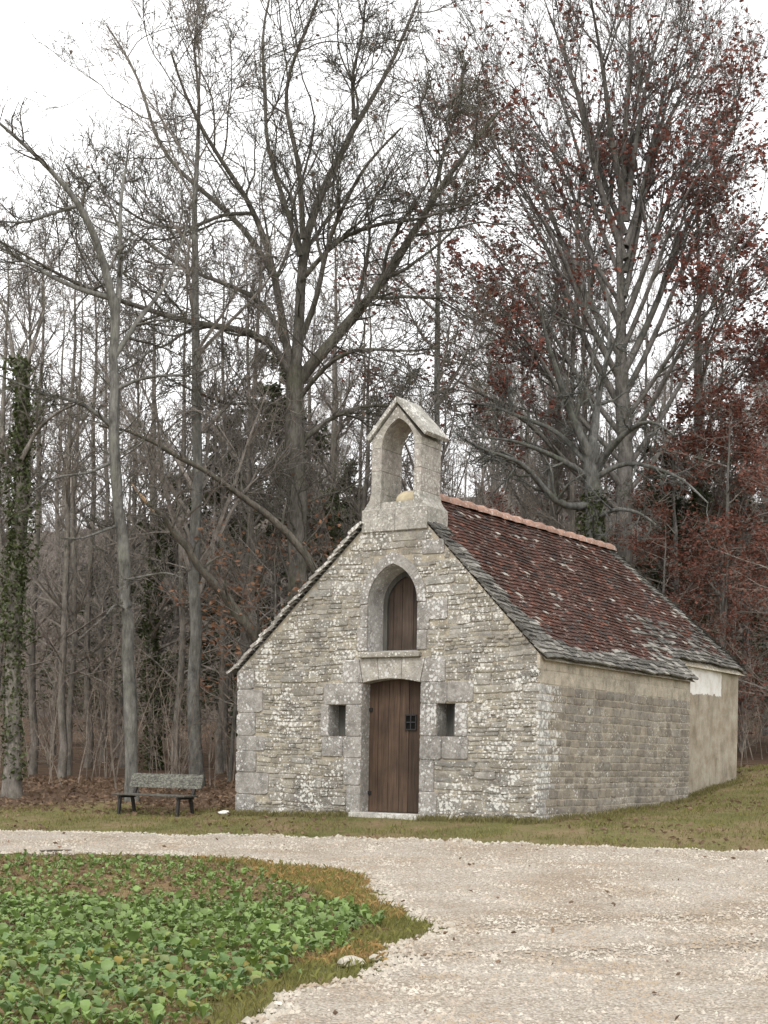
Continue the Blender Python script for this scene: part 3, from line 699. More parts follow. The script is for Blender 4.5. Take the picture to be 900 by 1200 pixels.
for i_, z_ in prof:
    for x, y in ((-.64 + i_ * 1.3, -.03 + i_ * .3), (.575 - i_ * 1.3, -.03 + i_ * .3), (.575 - i_ * 1.3, .66), (-.64 + i_ * 1.3, .66)): vs_.append((x, y, z_))
for k in range(4):
    for q in range(4): fs_.append((k * 4 + q, k * 4 + (q + 1) % 4, k * 4 + 4 + (q + 1) % 4, k * 4 + 4 + q))
# the foot is two pieces left and right of the opening plus a sill
for s in (-1, 1):
    mb = MB(); L_ = []
    ox = [(-.64 + i_ * 1.3) if s < 0 else (.575 - i_ * 1.3) for i_, z_ in prof]
    pl = [(x, z_) for x, (i_, z_) in zip(ox, prof)] + [((-.318 if s < 0 else .318), 5.34), ((-.318 if s < 0 else .318), 5.082)]
    frame_prism(mb, pl, None, -.02, .655, BT); mb.build('pier_foot', 'bell_stone', bell)
mb = MB(); mb.box((-.3175, .0, 5.0825), (.3175, .62, 5.19), BT); mb.build('sill', 'bell_stone', bell)
for s, zs_ in ((-1, (5.34, 6.07)), (1, (5.34, 6.07))):
    zc = 5.342
    for zt in (5.72, 6.10):
        mb = MB(); x0, x1 = (-.51, -.318) if s < 0 else (.318, .448)
        mb.box((x0 + rnd.uniform(-.006, .006), .0, zc), (x1, .65, zt), (.33 * rnd.uniform(.9, 1.1), .31, .275)); mb.build('pier_block', 'bell_stone', bell, bevel=.006); zc = zt + .003
hd = MB(); aa = arch(0, .318, 6.105, 6.57, 8)
frame_prism(hd, [(-.51, 6.105)] + aa + [(.448, 6.105), (.448, 6.22), (-.02, 6.78), (-.51, 6.25)], None, .0, .65, (.34, .315, .27)); hd.build('arch_head', 'bell_stone', bell)
for s in (-1, 1):   # cap slabs
    mb = MB(); tip = (-.555, 6.235) if s < 0 else (.535, 6.235); th_ = .075; ap = (-.015, 6.83)
    n_ = np.array([-(ap[1] - tip[1]), ap[0] - tip[0]]) * (1 if s > 0 else -1); n_ = n_ / np.linalg.norm(n_) * (-th_ if s > 0 else th_)
    if n_[1] < 0: n_ = -n_
    frame_prism(mb, [tip, (ap[0] + (.004 if s > 0 else -.004), ap[1]), (ap[0] + (.004 if s > 0 else -.004), ap[1] + .095), (tip[0] + n_[0], tip[1] + n_[1])], None, -.055, .70, (.36, .345, .31)); mb.build('cap_slab', 'rubble', bell, bevel=.006)
# door, window shutters
door = empty('door'); door.parent = chapel
x = DOX0 - .04; k = 0
while x < DOX1 + .02:
    w = rnd.uniform(.17, .25); mb = MB(); mb.box((x + .003, .24 + rnd.uniform(0, .006), .035), (x + w - .003, .29, 2.34)); o = mb.build('plank', 'door_wood', door, bevel=.004); x += w
gr = empty('grille'); gr.parent = door
mb = MB(); mb.box((.10, .232, 1.42), (.30, .243, 1.66)); mb.build('grille_plate', 'dark_inside', gr)
mb = MB()
for q in range(3): xx = .10 + .1 * q; mb.box((xx - .011, .221, 1.415), (xx + .011, .231, 1.665))
for q in range(3): zz = 1.42 + .12 * q; mb.box((.09, .214, zz - .011), (.31, .2205, zz + .011))
mb.build('grille_bars', 'iron', gr)
for z_ in (.35, 1.75):
    mb = MB(); mb.box((DOX0 - .0, .222, z_ - .03), (DOX0 + .06, .2385, z_ + .03)); mb.build('hinge', 'iron', door)
mb = MB(); mb.box((-.76, -.16, -.14), (.56, .24, .028), (.42, .40, .36)); mb.build('threshold', 'ashlar', chapel, bevel=.01)
shut = empty('window_shutter'); shut.parent = chapel
x = NX - NWI - .03
for w in (.20, .17, .22, .19, .2):
    mb = MB(); mb.box((x + .003, .452, 2.70), (x + w - .003, .48, 4.2)); mb.build('plank', 'shutter_wood', shut, bevel=.003); x += w
fi = [(NX - NWI + .075, 2.755)] + arch(NX, NWI - .075, NZS, NZA - .17) + [(NX + NWI - .075, 2.755)]
fo = [(NX - NWI - .02, 2.74)] + arch(NX, NWI + .02, NZS, NZA - .03) + [(NX + NWI + .02, 2.74)]
mb = MB(); n_ = len(fi)
mb.add([(x, .40, z) for x, z in fi] + [(x, .40, z) for x, z in fo] + [(x, .455, z) for x, z in fi], [(q, q + 1, n_ + q + 1, n_ + q) for q in range(n_ - 1)] + [(q, q + 1, 2 * n_ + q + 1, 2 * n_ + q) for q in range(n_ - 1)], (.3, .28, .25))
mb.build('shutter_frame', 'grey_wood', shut)
for i, (x0, x1, z0, z1) in enumerate(WIN):
    wo = empty('small_window'); wo.parent = chapel
    mb = MB(); mb.box((x0 - .02, .33, z0 - .02), (x1 + .02, .36, z1 + .02)); mb.build('window_back', 'grey_wood' if i else 'dark_inside', wo)
    mb = MB(); mb.box((x0 + .20, .19, z0), (x0 + .235, .225, z1)); mb.build('bar', 'iron' if i == 0 else 'grey_wood', wo)
    if i == 0: mb = MB(); mb.box((x0 + .0, .29, z0), (x0 + .19, .325, z1)); mb.build('board', 'grey_wood', wo)

# rounded stone in the bell opening
def blob(name, rx, ry, rz, mat, loc, rz_=0, seed=0, n=2, flat=True, amp=.12):
    bm = bmesh.new(); bmesh.ops.create_icosphere(bm, subdivisions=n, radius=1); r_ = random.Random(seed)
    ph = [r_.uniform(0, 6) for _ in range(6)]
    for v in bm.verts:
        d = 1 + amp * (math.sin(3 * v.co.x + ph[0]) * math.sin(2.5 * v.co.y + ph[1]) + .6 * math.sin(5 * v.co.z + ph[2]) * math.sin(4 * v.co.x + ph[3]))
        v.co = Vector((v.co.x * rx * d, v.co.y * ry * d, max(v.co.z * rz * d, -rz * .35)))
    me_ = bpy.data.meshes.new(name); bm.to_mesh(me_); bm.free()
    if not flat: me_.polygons.foreach_set('use_smooth', [True] * len(me_.polygons))
    o_ = obj(name, me_, mat); o_.location = loc; o_.rotation_euler = (0, 0, rz_); return o_
q = cl(.05, .33); tag(blob('rounded_stone', .24, .2, .17, 'ochre_stone', (q[0], q[1], 5.245), 0, 3, 3, False, .03), 'smooth ochre half-round stone in the bell opening', 'stone')
gx_, gy_ = cl(-3.42, -.12)
tag(blob('white_stone', .13, .08, .05, 'white_stone', (gx_, gy_, H1(gx_, gy_) + .015), .3, 5), 'bright white broken stone at the left foot of the chapel', 'stone')
for i, (u, v, s, lb) in enumerate([(412, 1134, .11, 'pale flat stone on the grass edge of the track bend'), (440, 1128, .07, 'small pale stone at the grass tip beside the track')]):
    x, y = hit(u, v); tag(blob('verge_stone', s, s * .8, s * .5, 'pale_stone', (x, y, H1(x, y) + .03), i, 9 + i), lb, 'stone')

# ------------------------------------------------------------------ trees
def tubes(groups):
    """groups: list of (pts (B,n,3), rad (B,n), sides) -> V, F"""
    VV, FF, off = [], [], 0
    for p, r, s in groups:
        if len(p) == 0: continue
        Bn, n, _ = p.shape
        tg = np.gradient(p, axis=1); tg /= np.linalg.norm(tg, axis=2, keepdims=True) + 1e-9
        ref = np.where(np.abs(tg.mean(1)[:, None, 2:3]) > .8, np.array([1.0, 0, 0]), np.array([0, 0, 1.0]))
        a = np.cross(tg, np.broadcast_to(ref, tg.shape)); a /= np.linalg.norm(a, axis=2, keepdims=True) + 1e-9
        b = np.cross(tg, a); an = np.arange(s) * 2 * np.pi / s
        r4 = r[:, :, None, None] * (1 + (.07 * np.random.RandomState(5).randn(Bn, n, s, 1) if s >= 8 else 0))
        V = p[:, :, None, :] + r4 * (a[:, :, None, :] * np.cos(an)[None, None, :, None] + b[:, :, None, :] * np.sin(an)[None, None, :, None])
        VV.append(V.reshape(-1, 3))
        i = (np.arange(Bn) * n * s)[:, None, None] + (np.arange(n - 1) * s)[None, :, None] + np.arange(s)[None, None, :]
        i2 = (np.arange(Bn) * n * s)[:, None, None] + (np.arange(n - 1) * s)[None, :, None] + ((np.arange(s) + 1) % s)[None, None, :]
        FF.append((np.stack([i, i2, i2 + s, i + s], 3) + off).reshape(-1, 4)); off += V.size // 3
    return np.concatenate(VV), [np.concatenate(FF)]
def spawn(R, pts, rad, n, tr, ang, lr, npts, wb, up, rr, rtip, taper=.55, lmax=99., rmax=9., flat=0.0):
    Bn, m, _ = pts.shape
    cnt = np.maximum(0, np.round(n * (0.7 + .6 * R.rand(Bn)))).astype(int); pi = np.repeat(np.arange(Bn), cnt); K = len(pi)
    t_ = tr[0] + (tr[1] - tr[0]) * R.rand(K); f = t_ * (m - 1); i = np.minimum(f.astype(int), m - 2); w = (f - i)[:, None]
    a, b = pts[pi, i], pts[pi, i + 1]; p = a + (b - a) * w; r = rad[pi, i] * (1 - w[:, 0]) + rad[pi, i + 1] * w[:, 0]
    tg = (b - a); tg /= np.linalg.norm(tg, axis=1, keepdims=True) + 1e-9
    q = R.randn(K, 3); q[:, 2] *= (1 - flat); q -= (q * tg).sum(1, keepdims=True) * tg; q /= np.linalg.norm(q, axis=1, keepdims=True) + 1e-9
    an = np.radians(ang[0] + (ang[1] - ang[0]) * R.rand(K))[:, None]; d = tg * np.cos(an) + q * np.sin(an)
    plen = np.linalg.norm(np.diff(pts, axis=1), axis=2).sum(1)[pi]
    L = np.minimum(plen * lr, lmax) * (1 - taper * t_) * (.55 + .8 * R.rand(K))
    out = np.empty((K, npts, 3)); out[:, 0] = p; st = (L / (npts - 1))[:, None]
    for k in range(1, npts):
        d = d + wb * R.randn(K, 3); d[:, 2] += up; d /= np.linalg.norm(d, axis=1, keepdims=True) + 1e-9
        out[:, k] = out[:, k - 1] + d * st
    r0 = np.minimum(r * rr, rmax); r0 = np.maximum(r0, rtip)
    rr_ = r0[:, None] * (1 - np.linspace(0, 1, npts)[None, :] ** .9) + rtip * .8 * np.linspace(0, 1, npts)[None, :]
    return out, rr_
def smooth_line(p, n, R=None, j=0.0):
    p = np.asarray(p, float); s = np.concatenate([[0], np.cumsum(np.linalg.norm(np.diff(p, axis=0), axis=1))]); tq = np.linspace(0, s[-1], n)
    o_ = np.stack([np.interp(tq, s, p[:, k]) for k in range(p.shape[1])], 1)
    for _ in range(2): o_[1:-1] = .25 * o_[:-2] + .5 * o_[1:-1] + .25 * o_[2:]
    if R is not None: o_[1:-1] += R.randn(n - 2, p.shape[1]) * j
    return o_
def leaves(R, p, size, flatness=.4):
    K = len(p); a = R.randn(K, 3); a[:, 2] *= flatness; a /= np.linalg.norm(a, axis=1, keepdims=True); b = R.randn(K, 3); b -= (a * b).sum(1, keepdims=True) * a; b /= np.linalg.norm(b, axis=1, keepdims=True)
    s = size * (.6 + .8 * R.rand(K))[:, None]; c = np.cross(a, b) * s * .15
    V = np.stack([p - a * s, p + b * s * .55 + c, p + a * s, p - b * s * .55 + c], 1).reshape(-1, 3)
    return V, [np.arange(K * 4).reshape(K, 4)]
def at_pts(R, groups, n, spread):
    """random points near the branches in groups"""
    allp = np.concatenate([g[0][:, 1:].reshape(-1, 3) for g in groups]); p = allp[R.randint(0, len(allp), n)]
    return p + R.randn(n, 3) * spread
def limb3(R, px, d0, dep, n=14, jit=.05):
    """pixel polyline given its own depths: dep = depth change from root to tip"""
    px = smooth_line(px, n); u = np.linspace(0, 1, n); dd = d0 + dep * u ** 1.3 + R.randn(n) * jit
    return np.array([P(a, b, d) for (a, b), d in zip(px, dd)])
def tree_of(name, label, R, trunk, tr_rad, limbs, lr_, spec, bark_t, bark_c, group=None, cat='tree'):
    """traced tree: trunk polyline, limbs [(pts, r0, r1)], spec = list of spawn keyword dicts"""
    base = trunk[0].copy(); root = tag(empty(name, base), label, cat, group)
    def part(nm, g, mat, smooth=True, kind=None):
        V, F = tubes(g); o_ = obj(nm, mesh_np(nm, V - base, F, smooth), mat, root)
        if kind: o_['kind'] = kind
        return o_
    part('trunk', [(trunk[None], np.asarray(tr_rad)[None], 12)], bark_t)
    LP = []
    for p, r0, r1 in limbs:
        r = np.linspace(r0, r1, len(p)) ; part('limb', [(p[None], r[None], 9)], bark_t); LP.append((p, r))
    LP.append((smooth_line(trunk[len(trunk) // 3:], len(LP[0][0])), np.interp(np.linspace(.33, 1, len(LP[0][0])), np.linspace(0, 1, len(tr_rad)), tr_rad) * .28))
    pts = np.stack([p for p, r in LP]); rad = np.stack([r for p, r in LP]); G = []; levels = [(pts, rad)]
    for k, s in enumerate(spec):
        src = levels[s.pop('src', -1)]; sides = s.pop('sides', 3); o_ = spawn(R, src[0], src[1], **s); levels.append(o_); G.append((*o_, sides))
    part('branches', G[:2], bark_c, True, 'stuff'); part('twigs', G[2:], bark_c, False, 'stuff')
    return root, levels
R = np.random.RandomState(11)

# --- the big bare oak behind the chapel
OD = 35.0
x0, y0 = P(350, 800, OD)[:2]; ob = np.array([x0, y0, H1(x0, y0) - .1])
otr = smooth_line([ob, P(349, 690, OD), P(347, 560, OD), P(345, 470, OD), P(346, 430, OD)], 14, R, .02)
orad = np.interp(np.linspace(0, 1, 14), [0, .08, .2, 1], [.4, .28, .245, .21])
ol = []
for px, dep, w0, w1 in [
    ([(346, 450), (383, 408), (417, 367), (450, 329), (475, 290), (500, 245), (530, 200), (556, 165), (585, 130)], -1.5, .21, .04),
    ([(500, 247), (512, 215), (522, 170), (540, 120), (545, 70)], -1, .08, .02),
    ([(346, 440), (352, 350), (354, 285), (370, 235), (392, 200), (415, 140), (440, 118), (455, 80), (480, 30), (500, -30)], 2.0, .2, .03),
    ([(355, 280), (351, 190), (330, 115), (345, 65), (370, 10), (385, -40)], -1.5, .1, .03),
    ([(352, 300), (340, 260), (325, 210), (310, 165), (312, 100), (305, 45), (320, -20)], 1.5, .095, .03),
    ([(342, 445), (330, 370), (318, 300), (300, 250), (280, 215), (255, 185), (215, 110), (200, 60)], -3, .15, .025),
    ([(325, 330), (290, 270), (240, 225), (195, 190), (175, 140), (165, 95), (150, 65), (125, 30)], 2.5, .11, .025),
    ([(342, 440), (322, 400), (295, 384), (250, 385), (200, 372), (150, 355), (100, 340), (50, 310), (0, 283)], -4, .14, .025),
    ([(332, 400), (315, 358), (280, 337), (240, 325), (190, 300), (150, 265), (110, 255)], 3, .1, .02),
    ([(348, 470), (380, 430), (404, 412), (433, 408), (471, 412), (515, 408)], -3, .09, .02),
    ([(350, 520), (365, 508), (383, 492), (417, 477), (455, 474), (500, 486)], 1.5, .1, .025),
    ([(343, 480), (310, 470), (270, 475), (230, 460), (190, 440)], -2.5, .07, .02),
    ([(352, 330), (395, 280), (440, 262), (490, 258), (560, 235)], -2.5, .09, .02),
    ([(415, 140), (412, 90), (425, 40), (430, -20)], -1, .07, .02),
    ([(352, 400), (372, 350), (382, 290), (400, 245), (430, 190), (470, 150)], -2.5, .11, .025),
    ([(300, 250), (262, 250), (220, 270), (170, 262), (120, 225)], -2, .07, .02)]:
    ol.append((limb3(R, px, OD, dep, 16, .07), w0 * .72, w1 * .85))
OAK, oakL = tree_of('oak_tree', 'large spreading bare oak with forked trunk rising behind the chapel gable', R, otr, orad, ol, None, [
    dict(n=10, tr=(.15, 1), ang=(28, 62), lr=.6, npts=11, wb=.17, up=.05, rr=.5, rtip=.011, sides=5, taper=.5, lmax=4.2),
    dict(n=7, tr=(.15, 1), ang=(28, 60), lr=.56, npts=7, wb=.17, up=.04, rr=.6, rtip=.0095, sides=3, taper=.4),
    dict(n=5, tr=(.15, 1), ang=(28, 58), lr=.58, npts=5, wb=.17, up=.04, rr=.7, rtip=.0078, taper=.3),
    dict(n=2.2, tr=(.2, 1), ang=(25, 55), lr=.68, npts=3, wb=.16, up=.05, rr=.8, rtip=.0062, taper=.2),
    dict(src=0, n=9, tr=(.1, 1), ang=(40, 85), lr=.16, npts=5, wb=.25, up=.03, rr=.3, rtip=.006)], 'oak_bark', 'oak_bark')
V, F = leaves(R, at_pts(R, [(oakL[4][0][::7],)], 500, .05), .05); o = obj('withered_leaves', mesh_np('withered_leaves', V - np.array(OAK.location), F), 'dead_leaf', OAK); o['kind'] = 'stuff'

# --- slim grey tree behind the bench
LD = 28.5
x0, y0 = P(155, 915, LD)[:2]; lb = np.array([x0, y0, H1(x0, y0) - .1])
lt = smooth_line([lb, P(152, 800, LD), P(147, 690, LD), P(141, 600, LD), P(133, 530, LD), P(130, 470, LD), P(136, 400, LD), P(134, 350, LD)], 18, R, .015)
lrad = np.interp(np.linspace(0, 1, 18), [0, .05, .2, 1], [.17, .13, .12, .09])
ll = []
for px, dep, w0, w1 in [
    ([(134, 360), (120, 300), (97, 240), (65, 205), (30, 170), (-20, 128)], -1.2, .09, .02),
    ([(135, 380), (142, 310), (140, 240), (150, 180)], 1.5, .07, .02),
    ([(133, 420), (165, 370), (200, 330), (220, 260)], 1.5, .06, .015),
    ([(132, 500), (95, 470), (50, 462), (0, 440)], -1.5, .05, .015),
    ([(134, 540), (105, 555), (65, 558), (40, 575)], -1, .035, .012),
    ([(142, 615), (125, 620), (95, 632), (70, 630)], -1, .035, .01),
    ([(147, 680), (170, 675), (195, 670), (215, 678)], -1.5, .03, .01),
    ([(150, 720), (140, 708), (132, 710), (125, 720)], -.8, .03, .012),
    ([(134, 350), (110, 345), (70, 330), (20, 300), (-20, 280)], 1, .06, .015),
    ([(97, 240), (60, 250), (30, 262), (-10, 258)], -1, .04, .012),
    ([(130, 460), (170, 440), (230, 440), (270, 420)], -1, .04, .012)]:
    ll.append((limb3(R, px, LD, dep, 12, .04), w0, w1))
tree_of('ash_tree', 'slim grey lichened tree with bare limbs standing behind the bench', R, lt, lrad, ll, None, [
    dict(n=9, tr=(.1, 1), ang=(30, 65), lr=.4, npts=7, wb=.17, up=.03, rr=.6, rtip=.008, sides=4),
    dict(n=6, tr=(.1, 1), ang=(30, 60), lr=.5, npts=5, wb=.2, up=.04, rr=.65, rtip=.006),
    dict(n=5, tr=(.1, 1), ang=(30, 60), lr=.5, npts=4, wb=.2, up=.04, rr=.7, rtip=.005),
    dict(n=2.5, tr=(.1, 1), ang=(25, 60), lr=.6, npts=3, wb=.2, up=.05, rr=.8, rtip=.0045)], 'ash_bark', 'oak_bark')

# --- tall beech holding red-brown leaves
BD = 42.0
x0, y0 = P(734, 800, BD)[:2]; bb = np.array([x0, y0, H1(x0, y0) - .1])
bt = smooth_line([bb, P(733, 650, BD), P(731, 520, BD), P(727, 400, BD), P(726, 300, BD), P(727, 225, BD), P(735, 120, BD), P(738, 20, BD), P(742, -40, BD)], 24, R, .03)
brad = np.interp(np.linspace(0, 1, 24), [0, .1, .45, .6, 1], [.4, .3, .2, .12, .02])
bl = []
for k in range(26):
    f_ = k / 25; ys_ = 600 - 370 * f_; sd_ = 1 if k % 2 else -1
    ph_ = math.radians(sd_ * (80 - 64 * f_ + R.uniform(-9, 9))); ex_p = 722 + sd_ * 6 + 195 * math.sin(ph_) * R.uniform(.85, 1.1); ey_p = 440 - 455 * math.cos(ph_) * R.uniform(.92, 1.08)
    mx_, my_ = 728 + (ex_p - 728) * R.uniform(.42, .55), ys_ + (ey_p - ys_) * R.uniform(.5, .62)
    px = [(728 + 6 * f_, ys_), (728 + (mx_ - 728) * .5, ys_ + (my_ - ys_) * .42), (mx_, my_), (ex_p, ey_p)]
    bl.append((limb3(R, px, BD, R.uniform(-4.5, 4), 14, .06), R.uniform(.07, .115), .015))
BE, beL = tree_of('beech_tree', 'tall beech with fan of upright limbs keeping dark red leaves', R, bt, brad, bl, None, [
    dict(n=8, tr=(.15, 1), ang=(18, 42), lr=.52, npts=8, wb=.08, up=.04, rr=.55, rtip=.011, sides=4, taper=.45),
    dict(n=7, tr=(.15, 1), ang=(22, 48), lr=.55, npts=6, wb=.09, up=.03, rr=.65, rtip=.009, taper=.4),
    dict(n=4.5, tr=(.15, 1), ang=(22, 50), lr=.62, npts=4, wb=.1, up=.03, rr=.7, rtip=.0075, taper=.3),
    dict(n=1.9, tr=(.2, 1), ang=(22, 50), lr=.7, npts=3, wb=.1, up=.03, rr=.8, rtip=.0062, taper=.2)], 'beech_bark', 'beech_bark')
lp = at_pts(R, [(beL[3][0],), (beL[4][0],)], 75000, .06)
cl_ = np.sin(lp[:, 0] * 1.1 + 1) * np.sin(lp[:, 2] * .9) * np.sin(lp[:, 1] * .8 + 2) + .5 * np.sin(lp[:, 0] * 2.3 + lp[:, 2] * 1.9)
keep = (cl_ + R.randn(len(lp)) * .7 > .1) & (lp[:, 2] < 19.5 + R.randn(len(lp)) * 2.2); lp = lp[keep]
V, F = leaves(R, lp, .075); o = obj('leaves', mesh_np('leaves', V - np.array(BE.location), F), 'beech_leaf', BE); o['kind'] = 'stuff'

# --- pale crooked tree with ivied trunk in front of the beech
PD = 38.0
x0, y0 = P(692, 800, PD)[:2]; pb = np.array([x0, y0, H1(x0, y0) - .1])
pt = smooth_line([pb, P(692, 660, PD), P(696, 600, PD), P(698, 555, PD), P(692, 520, PD)], 12, R, .02)
pr = np.interp(np.linspace(0, 1, 12), [0, .1, 1], [.42, .33, .2])
pl_ = []
for px, dep, w0, w1 in [
    ([(694, 540), (680, 510), (665, 480), (655, 440), (640, 400), (630, 340)], -1.5, .13, .02),
    ([(694, 525), (698, 490), (702, 455), (715, 410), (712, 350)], 1.5, .13, .02),
    ([(697, 555), (715, 525), (740, 500), (765, 490), (790, 510)], -2.5, .11, .02),
    ([(697, 565), (670, 545), (640, 530), (600, 515), (560, 512)], -2.5, .09, .02),
    ([(694, 590), (670, 600), (650, 590), (625, 555), (605, 535), (575, 533), (545, 515)], -3, .11, .025),
    ([(698, 560), (730, 540), (760, 545), (800, 560), (830, 590)], -2.5, .08, .02),
    ([(694, 610), (720, 595), (750, 600), (775, 620)], -2.5, .07, .02),
    ([(690, 545), (650, 500), (610, 490), (570, 470), (530, 475)], 2, .08, .02)]:
    pl_.append((limb3(R, px, PD, dep, 12, .05), w0, w1))
PT, ptL = tree_of('crooked_tree', 'pale crooked tree with ivy on its trunk above the chapel ridge', R, pt, pr, pl_, None, [
    dict(n=9, tr=(.15, 1), ang=(35, 75), lr=.4, npts=8, wb=.22, up=.04, rr=.6, rtip=.012, sides=5),
    dict(n=7, tr=(.15, 1), ang=(30, 65), lr=.5, npts=6, wb=.22, up=.03, rr=.65, rtip=.008, sides=4),
    dict(n=5, tr=(.1, 1), ang=(30, 65), lr=.5, npts=4, wb=.2, up=.02, rr=.7, rtip=.006),
    dict(n=2.5, tr=(.1, 1), ang=(25, 60), lr=.55, npts=3, wb=.2, up=.02, rr=.8, rtip=.005)], 'pale_bark', 'pale_bark')
def ivy_on(R, line, rad, n, t0, t1, size=.05, thick=.1):
    i = t0 + (t1 - t0) * R.rand(n); k = i * (len(line) - 1); k0 = np.minimum(k.astype(int), len(line) - 2); w = (k - k0)[:, None]
    c = line[k0] * (1 - w) + line[k0 + 1] * w; r = np.interp(i, np.linspace(0, 1, len(rad)), rad)
    a = R.rand(n) * 2 * np.pi; e_ = (r + thick * R.rand(n) ** 1.5 * (1 + .8 * np.sin(i * 23 + a)))
    p = c + np.stack([np.cos(a) * e_, np.sin(a) * e_, R.randn(n) * .03], 1)
    return leaves(R, p, size, 1.0)
V, F = ivy_on(R, pt, pr, 3500, .3, .85, .055, .14); o = obj('ivy', mesh_np('ivy', V - np.array(PT.location), F), 'ivy_leaf', PT); o['kind'] = 'stuff'

# --- ivy-clad tree at the wood edge
ID = 29.0
x0, y0 = P(14, 918, ID)[:2]; ib = np.array([x0, y0, H1(x0, y0) - .1])
it = smooth_line([ib, P(15, 850, ID), P(17, 740, ID), P(20, 640, ID), P(24, 540, ID), P(28, 470, ID), P(25, 420, ID)], 14, R, .02)
ir = np.interp(np.linspace(0, 1, 14), [0, .1, 1], [.24, .16, .08])
il = [(limb3(R, px, ID, dep, 10, .04), w0, w1) for px, dep, w0, w1 in [
    ([(27, 470), (15, 420), (10, 370), (-10, 330)], 1, .06, .015), ([(26, 440), (40, 400), (55, 360), (50, 330)], 1, .05, .012), ([(24, 540), (45, 500), (70, 480), (100, 470)], -1, .05, .012), ([(22, 560), (0, 520), (-30, 500)], -1, .05, .012)]]
IT, itL = tree_of('ivy_tree', 'tree clad in hanging ivy at the edge of the wood left of bench', R, it, ir, il, None, [
    dict(n=8, tr=(.2, 1), ang=(30, 65), lr=.5, npts=7, wb=.17, up=.03, rr=.6, rtip=.008, sides=4),
    dict(n=6, tr=(.1, 1), ang=(30, 60), lr=.5, npts=5, wb=.2, up=.03, rr=.65, rtip=.006),
    dict(n=5, tr=(.1, 1), ang=(30, 60), lr=.5, npts=4, wb=.2, up=.03, rr=.7, rtip=.005)], 'wood_bark', 'wood_bark')
V1, F1 = ivy_on(R, it, ir, 3800, .36, 1.0, .05, .26); V2, F2 = ivy_on(R, it, ir, 900, .05, .36, .045, .08)
V = np.concatenate([V1, V2]); F = [np.concatenate([F1[0], F2[0] + len(V1)])]
o = obj('ivy', mesh_np('ivy', V - np.array(IT.location), F), 'ivy_leaf', IT); o['kind'] = 'stuff'

# --- snapped leaning dead trunk and a second leaning bough left of the chapel
def leaning(name, label, px, d0, dep, w0, w1, broken):
    pl2 = limb3(R, px, d0, dep, 14, .08); pl2[1:] += R.randn(13, 3) * .035; gx2, gy2 = pl2[0][:2]; g = H1(gx2, gy2)
    root = tag(empty(name, (gx2, gy2, g)), label, 'tree'); base = np.array([gx2, gy2, g])
    r_ = np.linspace(w0, w1, 14); V, F = tubes([(pl2[None], r_[None], 9)]); obj('trunk', mesh_np('trunk', V - base, F, True), 'dead_wood', root)
    if broken:
        tip, dr = pl2[-1], (pl2[-1] - pl2[-3]) / np.linalg.norm(pl2[-1] - pl2[-3])
        q = np.stack([tip - dr * .25, tip + dr * .1, tip + dr * .3, tip + dr * .5 + np.array([-.02, 0, .06])]); V, F = tubes([(q[None], np.array([[w1 * 1.02, w1 * .8, w1 * .5, .006]]), 6)])
        obj('splintered_end', mesh_np('splintered_end', V - base, F), 'split_wood', root)
    a = spawn(R, pl2[None], r_[None], 9, (.2, 1), (40, 80), .22, 7, .2, .05, .4, .008); b2 = spawn(R, *a, 6, (.2, 1), (30, 60), .5, 5, .2, .04, .6, .006); c2 = spawn(R, *b2, 4, (.2, 1), (30, 60), .5, 4, .2, .04, .6, .005)
    V, F = tubes([(*a, 4), (*b2, 3), (*c2, 3)]); o_ = obj('twigs', mesh_np('twigs', V - base, F), 'oak_bark', root); o_['kind'] = 'stuff'
leaning('leaning_dead_trunk', 'leaning dead trunk with pale splintered end beside the chapel', [(372, 830), (330, 780), (298, 744), (262, 700), (228, 655), (215, 632), (190, 606), (172, 590)], 33, -1.5, .16, .055, True)
leaning('leaning_bough', 'long grey bough leaning out from behind the chapel gable', [(420, 760), (375, 680), (335, 615), (300, 588), (268, 568), (235, 552), (200, 530), (172, 510), (120, 500)], 34, -2.5, .12, .03, False)

# --- general woodland: a few built trees, then copies
def build_tree(name, seed, Ht, r0, lean, start, spec, bark_t, bark_c, leaf=None, sides=8, wobl=.1, ivy=0):
    R2 = np.random.RandomState(seed); n = 16; z_ = np.linspace(0, Ht, n); wx = np.cumsum(R2.randn(n)) * wobl * .35; wy = np.cumsum(R2.randn(n)) * wobl * .35
    tr_ = np.stack([wx - wx[0] + lean * z_, wy - wy[0], z_ - .15], 1); rad = r0 * np.interp(np.linspace(0, 1, n), [0, .04, .12, .6, 1], [1.35, 1.1, 1, .62, .06])
    root = empty(name); V, F = tubes([(tr_[None], rad[None], sides)]); obj('trunk', mesh_np('trunk', V, F, True), bark_t, root)
    lv = [(tr_[None], rad[None])]; G = []
    for k, s in enumerate(spec):
        s = dict(s); sd = s.pop('sides', 3); o_ = spawn(R2, *lv[-1], **s); lv.append(o_); G.append((*o_, sd))
    V, F = tubes(G); o_ = obj('crown', mesh_np('crown', V, F), bark_c, root); o_['kind'] = 'stuff'
    if leaf:
        nm, mat, cnt, size, spread, lo = leaf; p = at_pts(R2, [(lv[-1][0],), (lv[-2][0],)], cnt, spread); p = p[p[:, 2] > lo]
        V, F = leaves(R2, p, size); o_ = obj(nm, mesh_np(nm, V, F), mat, root); o_['kind'] = 'stuff'
    if ivy:
        V, F = ivy_on(R2, tr_, rad, ivy, .0, .5, .06, .16); o_ = obj('ivy', mesh_np('ivy', V, F), 'ivy_leaf', root); o_['kind'] = 'stuff'
    return root
